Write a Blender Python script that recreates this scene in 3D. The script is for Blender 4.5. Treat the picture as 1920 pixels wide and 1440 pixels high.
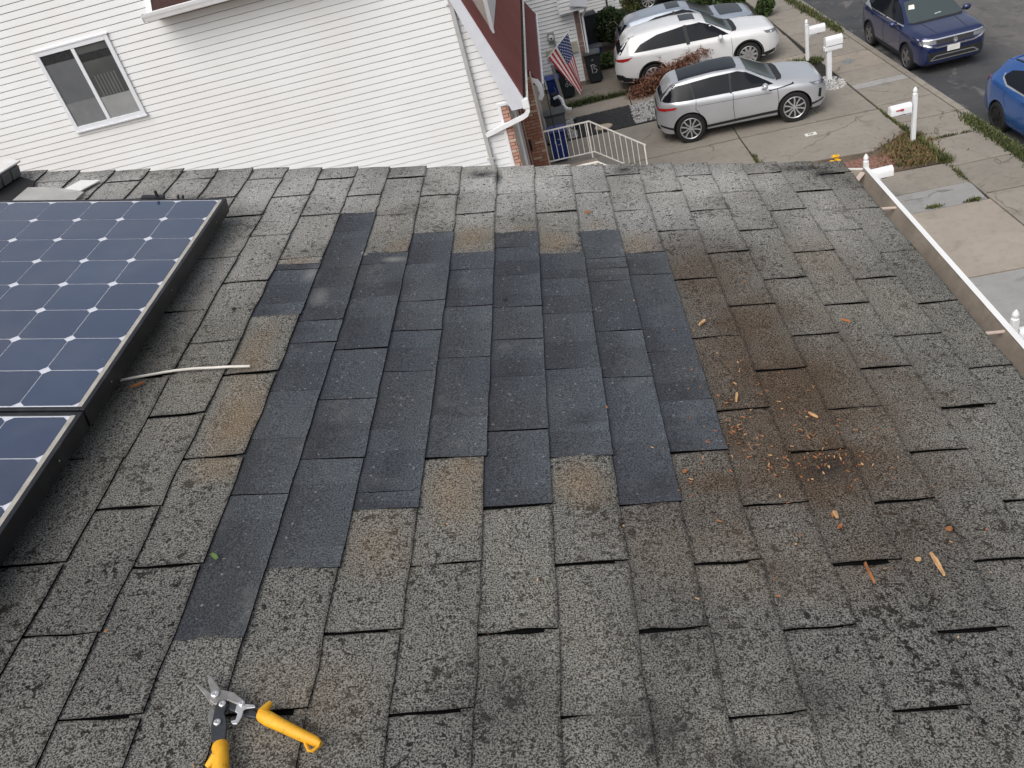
import bpy, bmesh, math, random
from mathutils import Vector, Matrix, Euler
from mathutils.bvhtree import BVHTree
rad = math.radians
random.seed(7)
for o in list(bpy.data.objects):
    bpy.data.objects.remove(o)
SC = bpy.context.scene
COL = SC.collection

# ------------------------------------------------------------------ camera
PHI = rad(12.7)                       # pitch of the shingled roof
cam_d = bpy.data.cameras.new('camera')
cam = bpy.data.objects.new('camera', cam_d); COL.objects.link(cam)
cam_d.sensor_width = 36.0; cam_d.lens = 1560.0 / 1920.0 * 36.0
cam_d.clip_start = 0.05; cam_d.clip_end = 600.0
RX = Vector((0.9727505, 0.0015479, -0.2318491))      # image right
RY = Vector((-0.1857281, -0.5933743, -0.7832062))    # image down
RZ = Vector((-0.1387857, 0.8049252, -0.5769177))     # looking direction
m3 = Matrix((RX, -RY, -RZ)).transposed()
cam.matrix_world = Matrix.Translation((0.29, 0.0, 8.9877)) @ m3.to_4x4()
SC.camera = cam

# ------------------------------------------------------------------ light (overcast)
world = bpy.data.worlds.new('World'); SC.world = world; world.use_nodes = True
wn = world.node_tree.nodes; wl = world.node_tree.links
bg = wn['Background']
sky = wn.new('ShaderNodeTexSky'); sky.sky_type = 'NISHITA'; sky.sun_disc = False
sky.sun_elevation = rad(52); sky.sun_rotation = rad(215)
sky.air_density = 1.0; sky.dust_density = 6.0; sky.ozone_density = 1.0
hs = wn.new('ShaderNodeHueSaturation'); hs.inputs['Saturation'].default_value = 0.42
wl.new(sky.outputs[0], hs.inputs['Color']); wl.new(hs.outputs[0], bg.inputs['Color'])
bg.inputs['Strength'].default_value = 0.15
sun_d = bpy.data.lights.new('sun', 'SUN'); sun = bpy.data.objects.new('sun', sun_d); COL.objects.link(sun)
sun_d.energy = 1.1; sun_d.angle = rad(75); sun_d.color = (1.0, 0.985, 0.965)
az = rad(215); el = rad(52)
sdir = Vector((math.sin(az) * math.cos(el), math.cos(az) * math.cos(el), math.sin(el)))
sun.rotation_euler = (-sdir).to_track_quat('-Z', 'Y').to_euler()
sun.location = (0, -10, 30)
vs = SC.view_settings
vs.view_transform = 'Standard'; vs.look = 'None'; vs.gamma = 1.0; vs.exposure = 0.1; vs.use_curve_mapping = False
SC.cycles.use_denoising = True
SC.cycles.max_bounces = 6

# ------------------------------------------------------------------ helpers
def tag(o, label=None, cat=None, group=None, kind=None):
    if label: o['label'] = label
    if cat: o['category'] = cat
    if group: o['group'] = group
    if kind: o['kind'] = kind
    return o
def empty(name, loc=(0, 0, 0), rot=(0, 0, 0), label=None, cat=None, group=None, parent=None):
    o = bpy.data.objects.new(name, None); COL.objects.link(o)
    o.empty_display_size = 0.2
    o.location = loc; o.rotation_euler = rot
    if parent: o.parent = parent
    return tag(o, label, cat, group)
def add(name, me, mat=None, parent=None, loc=None, rot=None, smooth=False):
    if isinstance(me, bmesh.types.BMesh):
        bm = me; me = bpy.data.meshes.new(name); bm.to_mesh(me); bm.free()
    if mat is not None and not me.materials:
        for m in (mat if isinstance(mat, (list, tuple)) else [mat]): me.materials.append(m)
    if smooth:
        for p in me.polygons: p.use_smooth = True
        if smooth is not True: me.set_sharp_from_angle(angle=rad(smooth))
    o = bpy.data.objects.new(name, me); COL.objects.link(o)
    if parent: o.parent = parent
    if loc is not None: o.location = loc
    if rot is not None: o.rotation_euler = rot
    return o
def box(bm, x0, x1, y0, y1, z0, z1, M=None, bev=0.0):
    vs_ = [Vector((x, y, z)) for x in (x0, x1) for y in (y0, y1) for z in (z0, z1)]
    v = [bm.verts.new(M @ p if M else p) for p in vs_]
    fs = []
    for f in ((0, 1, 3, 2), (4, 6, 7, 5), (0, 4, 5, 1), (2, 3, 7, 6), (0, 2, 6, 4), (1, 5, 7, 3)):
        fs.append(bm.faces.new([v[i] for i in f]))
    if bev > 0:
        es = list({e for f in fs for e in f.edges})
        bmesh.ops.bevel(bm, geom=es, offset=bev, segments=2, affect='EDGES', profile=0.5)
    return bm
def B(x0, x1, y0, y1, z0, z1, M=None, bev=0.0):
    return box(bmesh.new(), x0, x1, y0, y1, z0, z1, M, bev)
def tube(bm, pts, r, n=8, cap=True):
    pts = [Vector(p) for p in pts]
    rs = r if isinstance(r, (list, tuple)) else [r] * len(pts)
    rings = []; ref = None
    for i, p in enumerate(pts):
        a = pts[max(i - 1, 0)]; b = pts[min(i + 1, len(pts) - 1)]
        d = (b - a).normalized()
        if ref is None:
            ref = d.orthogonal().normalized()
        u = (ref - d * ref.dot(d)).normalized(); w = d.cross(u); ref = u
        rings.append([bm.verts.new(p + (u * math.cos(2 * math.pi * k / n) + w * math.sin(2 * math.pi * k / n)) * rs[i]) for k in range(n)])
    for i in range(len(rings) - 1):
        for k in range(n):
            bm.faces.new((rings[i][k], rings[i][(k + 1) % n], rings[i + 1][(k + 1) % n], rings[i + 1][k]))
    if cap:
        bm.faces.new(rings[0][::-1]); bm.faces.new(rings[-1])
    return bm
def sweep(bm, pts, prof, up=(0, 0, 1), cap=True):
    """sweep a closed 2-D profile (side, up) along points"""
    pts = [Vector(p) for p in pts]; up = Vector(up); rings = []
    for i, p in enumerate(pts):
        a = pts[max(i - 1, 0)]; b = pts[min(i + 1, len(pts) - 1)]
        d = (b - a).normalized(); sd = d.cross(up).normalized(); u = sd.cross(d)
        rings.append([bm.verts.new(p + sd * q[0] + u * q[1]) for q in prof])
    n = len(prof)
    for i in range(len(rings) - 1):
        for k in range(n):
            bm.faces.new((rings[i][k], rings[i][(k + 1) % n], rings[i + 1][(k + 1) % n], rings[i + 1][k]))
    if cap:
        bm.faces.new(rings[0][::-1]); bm.faces.new(rings[-1])
    bmesh.ops.recalc_face_normals(bm, faces=bm.faces[:])
    return bm
def lathe(bm, prof, n=16, M=None):
    """prof: (r, z) list"""
    rings = []
    for r, z in prof:
        ring = []
        for k in range(n):
            a = 2 * math.pi * k / n
            p = Vector((r * math.cos(a), r * math.sin(a), z))
            ring.append(bm.verts.new(M @ p if M else p))
        rings.append(ring)
    for i in range(len(rings) - 1):
        for k in range(n):
            bm.faces.new((rings[i][k], rings[i][(k + 1) % n], rings[i + 1][(k + 1) % n], rings[i + 1][k]))
    bm.faces.new(rings[0][::-1]); bm.faces.new(rings[-1])
    return bm
def prism(bm, poly, axis, a, b, M=None):
    """extrude a 2-D polygon along an axis; poly gives the two other coordinates in xyz order"""
    def P(q, c):
        v = {'x': (c, q[0], q[1]), 'y': (q[0], c, q[1]), 'z': (q[0], q[1], c)}[axis]
        v = Vector(v); return M @ v if M else v
    A_ = [bm.verts.new(P(q, a)) for q in poly]; B_ = [bm.verts.new(P(q, b)) for q in poly]
    n = len(poly)
    bm.faces.new(A_[::-1]); bm.faces.new(B_)
    for k in range(n): bm.faces.new((A_[k], A_[(k + 1) % n], B_[(k + 1) % n], B_[k]))
    bmesh.ops.recalc_face_normals(bm, faces=bm.faces[:])
    return bm
def copy_tree(o, parent=None):
    c = o.copy(); COL.objects.link(c); c.parent = parent
    for ch in list(o.children): copy_tree(ch, c)
    return c

# ------------------------------------------------------------------ materials
class NT:
    def __init__(s, name):
        s.m = bpy.data.materials.new(name); s.m.use_nodes = True
        s.t = s.m.node_tree; s.n = s.t.nodes; s.l = s.t.links
        s.p = s.n['Principled BSDF']
    def node(s, ty, **kw):
        nd = s.n.new(ty)
        for k, v in kw.items(): setattr(nd, k, v)
        return nd
    def link(s, a, b): s.l.new(a, b)
    def val(s, x, inp):
        if hasattr(x, 'is_linked') or hasattr(x, 'links'): s.l.new(x, inp)
        else: inp.default_value = x
    def math(s, op, a, b=0.0, c=0.0, clamp=False):
        nd = s.node('ShaderNodeMath', operation=op, use_clamp=clamp)
        s.val(a, nd.inputs[0]); s.val(b, nd.inputs[1]); s.val(c, nd.inputs[2]); return nd.outputs[0]
    def mix(s, f, a, b, blend='MIX'):
        nd = s.node('ShaderNodeMix', data_type='RGBA', blend_type=blend, clamp_factor=True)
        s.val(f, nd.inputs[0])
        for x, i in ((a, 6), (b, 7)):
            if isinstance(x, tuple): x = (x + (1.0,))[:4]
            s.val(x, nd.inputs[i])
        return nd.outputs[2]
    def ramp(s, x, lo, hi, a=0.0, b=1.0):
        nd = s.node('ShaderNodeMapRange', clamp=True)
        s.val(x, nd.inputs[0]); nd.inputs[1].default_value = lo; nd.inputs[2].default_value = hi
        nd.inputs[3].default_value = a; nd.inputs[4].default_value = b; return nd.outputs[0]
    def noise(s, vec, scale, detail=2.0, rough=0.5, dist=0.0, w=None):
        nd = s.node('ShaderNodeTexNoise')
        if w is not None:
            nd.noise_dimensions = '4D'; s.val(w, nd.inputs['W'])
        s.l.new(vec, nd.inputs['Vector']); nd.inputs['Scale'].default_value = scale
        nd.inputs['Detail'].default_value = detail; nd.inputs['Roughness'].default_value = rough
        nd.inputs['Distortion'].default_value = dist; return nd.outputs[0]
    def voro(s, vec, scale, feature='F1', out=0, rnd=1.0):
        nd = s.node('ShaderNodeTexVoronoi', feature=feature)
        s.l.new(vec, nd.inputs['Vector']); nd.inputs['Scale'].default_value = scale
        nd.inputs['Randomness'].default_value = rnd; return nd.outputs[out]
    def obj(s, target=None):
        nd = s.node('ShaderNodeTexCoord')
        if target: nd.object = target
        return nd.outputs['Object']
    def pos(s): return s.node('ShaderNodeNewGeometry').outputs['Position']
    def uv(s): return s.node('ShaderNodeTexCoord').outputs['UV']
    def rnd(s): return s.node('ShaderNodeObjectInfo').outputs['Random']
    def map(s, vec, loc=(0, 0, 0), rot=(0, 0, 0), scale=(1, 1, 1)):
        nd = s.node('ShaderNodeMapping'); s.l.new(vec, nd.inputs[0])
        nd.inputs[1].default_value = loc; nd.inputs[2].default_value = rot; nd.inputs[3].default_value = scale
        return nd.outputs[0]
    def bump(s, h, strength=0.3, dist=0.002):
        nd = s.node('ShaderNodeBump'); s.l.new(h, nd.inputs['Height'])
        nd.inputs['Strength'].default_value = strength; nd.inputs['Distance'].default_value = dist
        s.l.new(nd.outputs[0], s.p.inputs['Normal'])
    def set(s, col=None, rough=None, metal=None, spec=None, coat=None):
        if col is not None: s.val((col + (1.0,))[:4] if isinstance(col, tuple) else col, s.p.inputs['Base Color'])
        if rough is not None: s.val(rough, s.p.inputs['Roughness'])
        if metal is not None: s.val(metal, s.p.inputs['Metallic'])
        if spec is not None: s.val(spec, s.p.inputs['Specular IOR Level'])
        if coat is not None: s.p.inputs['Coat Weight'].default_value = coat; s.p.inputs['Coat Roughness'].default_value = 0.04
        return s.m
def plain(name, col, rough=0.6, metal=0.0, var=0.12, scale=6.0, coat=None, spec=None):
    """a base colour with a little uneven wear"""
    k = NT(name); v = k.pos()
    f = k.noise(v, scale, 4.0, 0.6)
    c = k.mix(k.ramp(f, 0.35, 0.7), tuple(x * (1 - var) for x in col), tuple(min(1, x * (1 + var * 0.6)) for x in col))
    r = k.ramp(k.noise(v, scale * 2.3, 3.0), 0.3, 0.7, max(0.02, rough - 0.06), min(1, rough + 0.06))
    return k.set(c, r, metal, spec, coat)

# ------------------------------------------------------------------ our house and its shingled roof
ROOF_O = Vector((0.0321204, 0.0, 7.843398))
home = empty('house', (0.0, 0.0, 0.0), label='low pitched house under the grey asphalt shingle roof in the foreground', cat='house')
RM = Matrix.Translation(ROOF_O) @ Matrix.Rotation(PHI, 4, 'Y')     # roof frame: x down the slope, y along the courses, z off the roof
RAKE = 2.93; EAVE = 1.185
RIDGE = -4.6; TNEAR = -3.2
k = NT('felt'); k.set(k.mix(k.noise(k.pos(), 40, 3), (0.004, 0.004, 0.004), (0.010, 0.010, 0.010)), 1.0, spec=0.0); FELT = k.m
bm = B(RIDGE, EAVE - 0.012, TNEAR, RAKE - 0.012, -0.03, -0.0012)
roof = add('roof', bm, FELT, home)
roof.matrix_local = RM
WHITE_VINYL = plain('white_vinyl', (0.80, 0.81, 0.80), 0.45, var=0.05)
WHITE_PAINT = plain('white_paint', (0.82, 0.82, 0.80), 0.5, var=0.08)
# walls under it
bm = bmesh.new()
zl = lambda x: 7.80 - (x - ROOF_O.x) * math.tan(PHI)
prism(bm, [(-4.3, 0), (0.72, 0), (0.72, zl(0.72) - 0.04), (-4.3, zl(-4.3) - 0.04)], 'y', -3.1, 2.72)
add('wall', bm, WHITE_VINYL, home)
bm = bmesh.new(); prism(bm, [(-0.6, -0.17), (0.02, -0.17), (0.02, -0.032), (-0.6, -0.032)], 'y', TNEAR, RAKE - 0.03)
o = add('soffit', bm, WHITE_PAINT, home)
o.matrix_local = RM @ Matrix.Translation((EAVE - 0.02, 0, 0))
bm = B(RIDGE, EAVE, RAKE - 0.011, RAKE + 0.008, -0.16, -0.003)
o = add('rake_board', bm, WHITE_PAINT, home); o.matrix_local = RM

# --- shingle materials
def stains(k, st, lst, n1):
    """stains and tone patches with a shape of their own: (s, t, radius s, radius t, strength), ragged by noise"""
    acc = None
    for (s_, t_, rs, rt, a) in lst:
        q = k.map(st, (-s_ / rs, -t_ / rt, 0), (0, 0, 0), (1 / rs, 1 / rt, 0))
        nd = k.node('ShaderNodeVectorMath', operation='LENGTH'); k.link(q, nd.inputs[0])
        d = k.math('ADD', nd.outputs['Value'], k.math('MULTIPLY_ADD', n1, 1.1, -0.55))
        f = k.math('MULTIPLY', k.ramp(d, 1.05, 0.15), a)
        acc = f if acc is None else k.math('MAXIMUM', acc, f)
    return acc
PALER = [(0.0, 2.80, 0.6, 0.40, 1.0), (0.45, 2.55, 0.5, 0.35, 0.6), (-0.7, 2.5, 0.45, 0.4, 0.6), (-0.75, 2.75, 0.6, 0.35, 0.9), (-1.5, 2.8, 0.7, 0.3, 0.9), (0.62, 2.75, 0.5, 0.32, 0.85), (1.0, 2.5, 0.25, 0.35, 0.55), (-0.85, 2.2, 0.25, 0.4, 0.55), (-0.2, 2.5, 0.3, 0.15, 0.6)]  # paler zones, mostly towards the rake
BROWN = [(0.62, 1.54, 0.40, 0.42, 1.0), (0.62, 1.31, 0.38, 0.26, 1.0), (0.66, 1.10, 0.34, 0.2, 0.5), (0.40, 1.16, 0.3, 0.14, 0.5), (0.47, 1.36, 0.10, 0.20, 0.9), (0.58, 1.82, 0.28, 0.36, 0.9),
         (0.54, 2.10, 0.24, 0.34, 0.75), (0.75, 1.6, 0.2, 0.3, 0.5), (0.40, 1.24, 0.16, 0.08, 0.85), (0.56, 2.23, 0.12, 0.08, 0.35)]
RUST = [(-0.66, 1.70, 0.06, 0.17, 0.8), (-0.63, 1.46, 0.07, 0.16, 1.0), (-0.63, 1.30, 0.07, 0.07, 0.8), (-0.66, 2.21, 0.07, 0.05, 0.7),
        (-0.137, 1.22, 0.07, 0.12, 0.8), (-0.11, 1.29, 0.06, 0.06, 0.9), (0.127, 1.24, 0.07, 0.09, 0.9), (-0.14, 2.36, 0.07, 0.09, 0.9),
        (0.114, 2.32, 0.07, 0.09, 0.8), (0.36, 2.30, 0.09, 0.10, 0.6), (-0.36, 2.29, 0.08, 0.09, 0.55), (0.02, 2.42, 0.06, 0.05, 0.3),
        (0.25, 2.44, 0.06, 0.05, 0.5), (0.9, 2.2, 0.12, 0.2, 0.35), (0.4, 1.02, 0.25, 0.12, 0.4), (-0.27, 1.08, 0.1, 0.12, 0.5), (-0.34, 0.75, 0.14, 0.12, 0.35)]
DARK = [(0.3, 0.9, 0.25, 0.2, 0.35), (-0.02, 0.75, 0.14, 0.14, 0.5), (-0.13, 2.86, 0.07, 0.05, 1.0), (-0.07, 2.84, 0.02, 0.08, 0.9), (0.385, 2.88, 0.05, 0.05, 1.0), (1.09, 2.83, 0.06, 0.04, 1.0), (1.02, 2.88, 0.12, 0.035, 0.9),
        (0.20, 0.70, 0.10, 0.09, 0.7), (0.33, 0.62, 0.09, 0.09, 0.8), (0.44, 0.75, 0.12, 0.07, 0.55), (0.64, 1.28, 0.06, 0.05, 0.8), (0.46, 1.0, 0.1, 0.07, 0.4)]
k = NT('old_shingle'); st = k.obj(roof)
g = k.noise(st, 330.0, 2.0, 0.75)                        # mineral granules
gran = k.ramp(g, 0.40, 0.60)
c = k.mix(gran, (0.245, 0.242, 0.226), (0.017, 0.017, 0.016))
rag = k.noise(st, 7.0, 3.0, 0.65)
pale = stains(k, st, PALER, rag)
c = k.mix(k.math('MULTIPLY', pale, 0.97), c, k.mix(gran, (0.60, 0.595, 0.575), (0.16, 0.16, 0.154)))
big = k.noise(st, 1.6, 2.0, 0.55)
tone = k.math('ADD', k.ramp(big, 0.3, 0.7, 0.80, 1.10), k.math('MULTIPLY_ADD', k.rnd(), 0.14, -0.07))
c = k.mix(1.0, c, k.node('ShaderNodeCombineColor').outputs[0], 'MULTIPLY')
cc = c.node.inputs[7].links[0].from_node
for i in range(3): k.link(tone, cc.inputs[i])
# lost granules: small black pits and blotches
b1 = k.noise(st, 42.0, 4.0, 0.78, 0.4)
b2 = k.noise(st, 5.0, 2.0, 0.6)
pit = k.ramp(k.math('ADD', b1, k.math('MULTIPLY_ADD', b2, 0.42, -0.21)), 0.59, 0.635)
c = k.mix(k.math('MULTIPLY', pit, k.math('MULTIPLY_ADD', pale, -0.62, 0.9)), c, (0.012, 0.012, 0.012))
c = k.mix(k.math('MULTIPLY', k.ramp(k.noise(st, 95.0, 1.0, 0.5), 0.655, 0.685), 0.9), c, (0.010, 0.010, 0.010))
# earthy film, stronger in the stained places
warm = k.ramp(big, 0.40, 0.66, 0.0, 0.40)
c = k.mix(warm, c, k.mix(gran, (0.30, 0.275, 0.225), (0.05, 0.044, 0.035)))
bs = stains(k, st, BROWN, rag)
c = k.mix(k.math('MULTIPLY', bs, 0.95), c, k.mix(k.ramp(g, 0.36, 0.60), (0.150, 0.108, 0.075), (0.013, 0.009, 0.006)))
rs_ = stains(k, st, RUST, rag)
c = k.mix(k.math('MULTIPLY', rs_, 0.70), c, k.mix(k.ramp(g, 0.40, 0.66), (0.27, 0.205, 0.135), (0.035, 0.024, 0.014)))
c = k.mix(k.math('MULTIPLY', k.ramp(b1, 0.33, 0.25), k.math('MULTIPLY', k.math('MAXIMUM', bs, rs_), 0.7)), c, (0.34, 0.15, 0.05))
ds = stains(k, st, DARK, rag)
c = k.mix(k.math('MULTIPLY', ds, k.ramp(b1, 0.40, 0.56, 0.55, 0.95)), c, (0.020, 0.020, 0.022))
# darker rims along the cut edges
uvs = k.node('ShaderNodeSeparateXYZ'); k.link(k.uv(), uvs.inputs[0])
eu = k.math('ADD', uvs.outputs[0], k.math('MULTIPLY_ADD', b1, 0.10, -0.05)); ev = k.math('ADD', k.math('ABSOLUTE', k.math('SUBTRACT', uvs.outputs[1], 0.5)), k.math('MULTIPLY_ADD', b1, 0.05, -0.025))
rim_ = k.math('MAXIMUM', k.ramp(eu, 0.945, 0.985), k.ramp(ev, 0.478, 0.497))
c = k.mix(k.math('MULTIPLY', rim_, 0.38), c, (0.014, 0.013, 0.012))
k.set(c, 0.95, spec=0.12)
k.bump(g, 0.8, -0.0016)
OLD = k.m

k = NT('new_shingle'); st = k.obj(roof); uv = k.uv(); rn = k.rnd()
sep = k.node('ShaderNodeSeparateXYZ'); k.link(uv, sep.inputs[0]); U, V = sep.outputs[0], sep.outputs[1]
off = k.node('ShaderNodeCombineXYZ'); k.link(k.math('MULTIPLY', rn, 37.0), off.inputs[2])
va = k.node('ShaderNodeVectorMath', operation='ADD'); k.link(st, va.inputs[0]); k.link(off.outputs[0], va.inputs[1])
rag = k.noise(st, 9.0, 3.0, 0.7)
drift = k.noise(k.map(va.outputs[0], (0, 0, 0), (0, 0, 0), (9.0, 3.0, 1.0)), 1.0, 2.0, 0.5)
mixf = k.math('ADD', k.math('MULTIPLY', U, 0.50), k.math('ADD', k.math('MULTIPLY_ADD', drift, 0.9, -0.42), k.math('MULTIPLY_ADD', rn, 0.3, -0.1)), clamp=True)
# printed colour drop: a darker block over part of the strip
blk = k.math('MULTIPLY', k.math('LESS_THAN', V, k.math('MULTIPLY_ADD', rn, 0.45, 0.3)), k.math('GREATER_THAN', k.math('FRACT', k.math('MULTIPLY', rn, 13.0)), 0.35))
mixf = k.math('SUBTRACT', mixf, k.math('MULTIPLY', blk, 0.20), clamp=True)
base = k.mix(mixf, (0.036, 0.040, 0.049), (0.080, 0.094, 0.112))
hue = k.math('FRACT', k.math('MULTIPLY', rn, 7.31))
mid = k.ramp(k.noise(st, 2.6, 1.0), 0.42, 0.62, 0.0, 0.40)
base = k.mix(mid, base, k.mix(mixf, (0.042, 0.043, 0.043), (0.098, 0.106, 0.106)))
gr = k.ramp(k.noise(st, 300.0, 2.0, 0.75), 0.38, 0.64)
base = k.mix(1.0, base, k.mix(gr, (0.45, 0.45, 0.45), (1.75, 1.72, 1.66)), 'MULTIPLY')
spk = k.voro(st, 240.0, out=1)
sc_ = k.node('ShaderNodeSeparateColor'); k.link(spk, sc_.inputs[0])
base = k.mix(k.ramp(sc_.outputs[0], 0.988, 0.997, 0.0, 0.35), base, (0.34, 0.36, 0.38))
dust = k.ramp(rag, 0.58, 0.72, 0.0, 0.25)
base = k.mix(dust, base, (0.15, 0.15, 0.145))
dk = stains(k, st, [(0.14, 1.455, 0.06, 0.035, 0.8), (0.28, 1.23, 0.07, 0.05, 0.75), (-0.33, 2.06, 0.06, 0.06, 0.6), (-0.03, 1.60, 0.05, 0.06, 0.4)], rag)
base = k.mix(k.math('MULTIPLY', dk, 0.6), base, (0.022, 0.022, 0.025))
gy = stains(k, st, [(-0.465, 2.255, 0.012, 0.012, 1.0), (-0.37, 2.215, 0.045, 0.022, 0.6), (-0.60, 2.13, 0.03, 0.05, 0.4), (-0.55, 2.0, 0.03, 0.06, 0.35)], rag)
base = k.mix(gy, base, (0.26, 0.26, 0.24))
k.set(base, 0.9, spec=0.2)
k.bump(gr, 0.5, 0.0012)
NEW = k.m
EDGE = plain('shingle_edge', (0.006, 0.006, 0.006), 1.0, var=0.3, scale=60, spec=0.0)

# --- shingle geometry: a thin bent slab, top side granules, cut edges black asphalt
def slab(s0, s1, t0, t1, z0, z1, th, seed, ns=3, nt=4, jag=0.0025, lift=0.0, skew=0.0, curl=0.0):
    """a shingle from s0 (upslope) to s1 (butt edge); z0, z1 the top surface at both; returns a mesh in roof axes about (s0, t0)"""
    r = random.Random(seed); bm = bmesh.new(); uvl = bm.loops.layers.uv.new('UVMap')
    W, L = s1 - s0, t1 - t0
    top, bot = [], []
    e0 = [r.uniform(-jag, jag) for _ in range(ns + 1)]; e1 = [r.uniform(-jag, jag) for _ in range(ns + 1)]
    eb = [r.uniform(-jag, jag) for _ in range(nt + 1)]
    for i in range(ns + 1):
        u = i / ns; ra, rb = [], []
        for j in range(nt + 1):
            v = j / nt
            s_ = W * u + (eb[j] if i == ns else 0.0)
            t_ = L * v + skew * u
            if j == 0: t_ += e0[i]
            if j == nt: t_ += e1[i]
            z = z0 + (z1 - z0) * u + r.uniform(-0.0006, 0.0006) * u
            z += lift * u * u * (abs(v - 0.5) * 2) ** 3
            z += curl * math.sin(math.pi * u) * ((1 - v) ** 6 * 0.6 + v ** 6)
            ra.append(bm.verts.new((s_, t_, z))); rb.append(bm.verts.new((s_, t_, z - th)))
        top.append(ra); bot.append(rb)
    for i in range(ns):
        for j in range(nt):
            f = bm.faces.new((top[i][j], top[i + 1][j], top[i + 1][j + 1], top[i][j + 1])); f.material_index = 0; f.smooth = True
            for lp, (a, b) in zip(f.loops, ((i, j), (i + 1, j), (i + 1, j + 1), (i, j + 1))): lp[uvl].uv = (a / ns, b / nt)
    def side(a, b, c, d):
        f = bm.faces.new((a, b, c, d)); f.material_index = 1
    for j in range(nt): side(top[ns][j], bot[ns][j], bot[ns][j + 1], top[ns][j + 1])
    for i in range(ns):
        side(top[i][0], bot[i][0], bot[i + 1][0], top[i + 1][0]); side(top[i + 1][nt], bot[i + 1][nt], bot[i][nt], top[i][nt])
    bmesh.ops.recalc_face_normals(bm, faces=bm.faces[:])
    me = bpy.data.meshes.new('shingle'); bm.to_mesh(me); bm.free()
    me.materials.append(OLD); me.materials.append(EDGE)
    me.set_sharp_from_angle(angle=rad(40))
    return me
# course boundaries down the slope (the ones in the middle are as uneven as the roofer left them)
mid_b = [-0.715, -0.586, -0.468, -0.332, -0.203, -0.073, 0.061, 0.195, 0.316, 0.439]
bnd = [mid_b[0] - 0.1275 * q for q in range(14, 0, -1)] + mid_b + [0.439 + 0.1275 * q for q in range(1, 6)]
bnd = [b for b in bnd if b < EAVE - 0.03] + [EAVE + 0.004]
C0 = bnd.index(-0.715)
TAB = 0.3005; ROW0 = 2.829                      # a cut-out row lies every half tab
PATCH = {0: [2.186, 2.16, 1.963, 1.9], 1: [2.535, 2.409, 2.303, 2.054, 1.876, 1.771, 1.567, 1.393, 1.218, 1.017, 0.869],
         2: [2.254, 2.19, 1.993, 1.738, 1.532, 1.326, 1.072, 1.021], 3: [2.38, 2.188, 1.973, 1.825, 1.643, 1.424, 1.221, 1.174],
         4: [2.245, 2.149, 1.942, 1.698, 1.458, 1.326], 5: [2.382, 2.287, 2.114, 1.936, 1.777, 1.615, 1.413, 1.221, 1.18],
         6: [2.236, 2.093, 1.902, 1.646, 1.439, 1.325], 7: [2.383, 2.21, 2.147, 2.072, 1.813, 1.609, 1.366, 1.181],
         8: [2.237, 2.11, 1.93, 1.715, 1.513, 1.339]}
RAISED = {(1, 1.876), (2, 1.738), (3, 1.973), (5, 1.936), (6, 1.439), (7, 2.147)}
ZA, ZB, TH = 0.0018, 0.0066, 0.0036
rr = random.Random(3); stock = {}; shown = []; rest = []
for ci in range(len(bnd) - 1):
    s0, s1 = bnd[ci], bnd[ci + 1]; lap = 0.022
    pc = PATCH.get(ci - C0)
    par = (ci - C0) % 2
    hi_t = RAKE + rr.uniform(-0.003, 0.003)
    cuts = [ROW0 + 0.1493 * 0 - 0.1502 * (2 * q + par) + (0.0) for q in range(-1, 12)]
    edges = [hi_t] + [c_ + rr.uniform(-0.006, 0.006) for c_ in cuts if TNEAR < c_ < hi_t - 0.02] + [cuts[-1] - TAB]
    for a, b in zip(edges[:-1], edges[1:]):
        spans = [(a, b)]
        if pc:
            lo, hi = pc[-1], pc[0]
            spans = []
            if a > hi + 0.012: spans.append((a, max(b, hi)))
            if b < lo - 0.012: spans.append((min(a, lo), b))
        for (p, q) in spans:
            gap = rr.uniform(0.0018, 0.0046) if q == b and b != edges[-1] else 0.0
            gap2 = rr.uniform(0.0018, 0.0046) if p == a and a != edges[0] else 0.0
            t1_, t0_ = p - gap2, q + gap
            if t0_ < -0.6: continue
            seed = rr.randrange(10 ** 6)
            me = slab(s0 - lap, s1, t0_, t1_, ZA - (ZB - ZA) * lap / (s1 - s0) + 0.0004, ZB + rr.uniform(-0.0006, 0.0008), TH, seed,
                      jag=0.0028, lift=rr.uniform(0.0, 0.003), skew=rr.uniform(0.004, 0.010), curl=rr.choice((0, 0.0015, 0.003)))
            vis = (t1_ > 0.52) and s0 > -2.35 and not (s1 < -1.02 and t1_ < 2.3)
            (shown if vis else rest).append((me, s0 - lap, t0_))
for me, s_, t_ in shown:
    add('shingle', me, None, roof, (s_, t_, 0))
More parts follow.
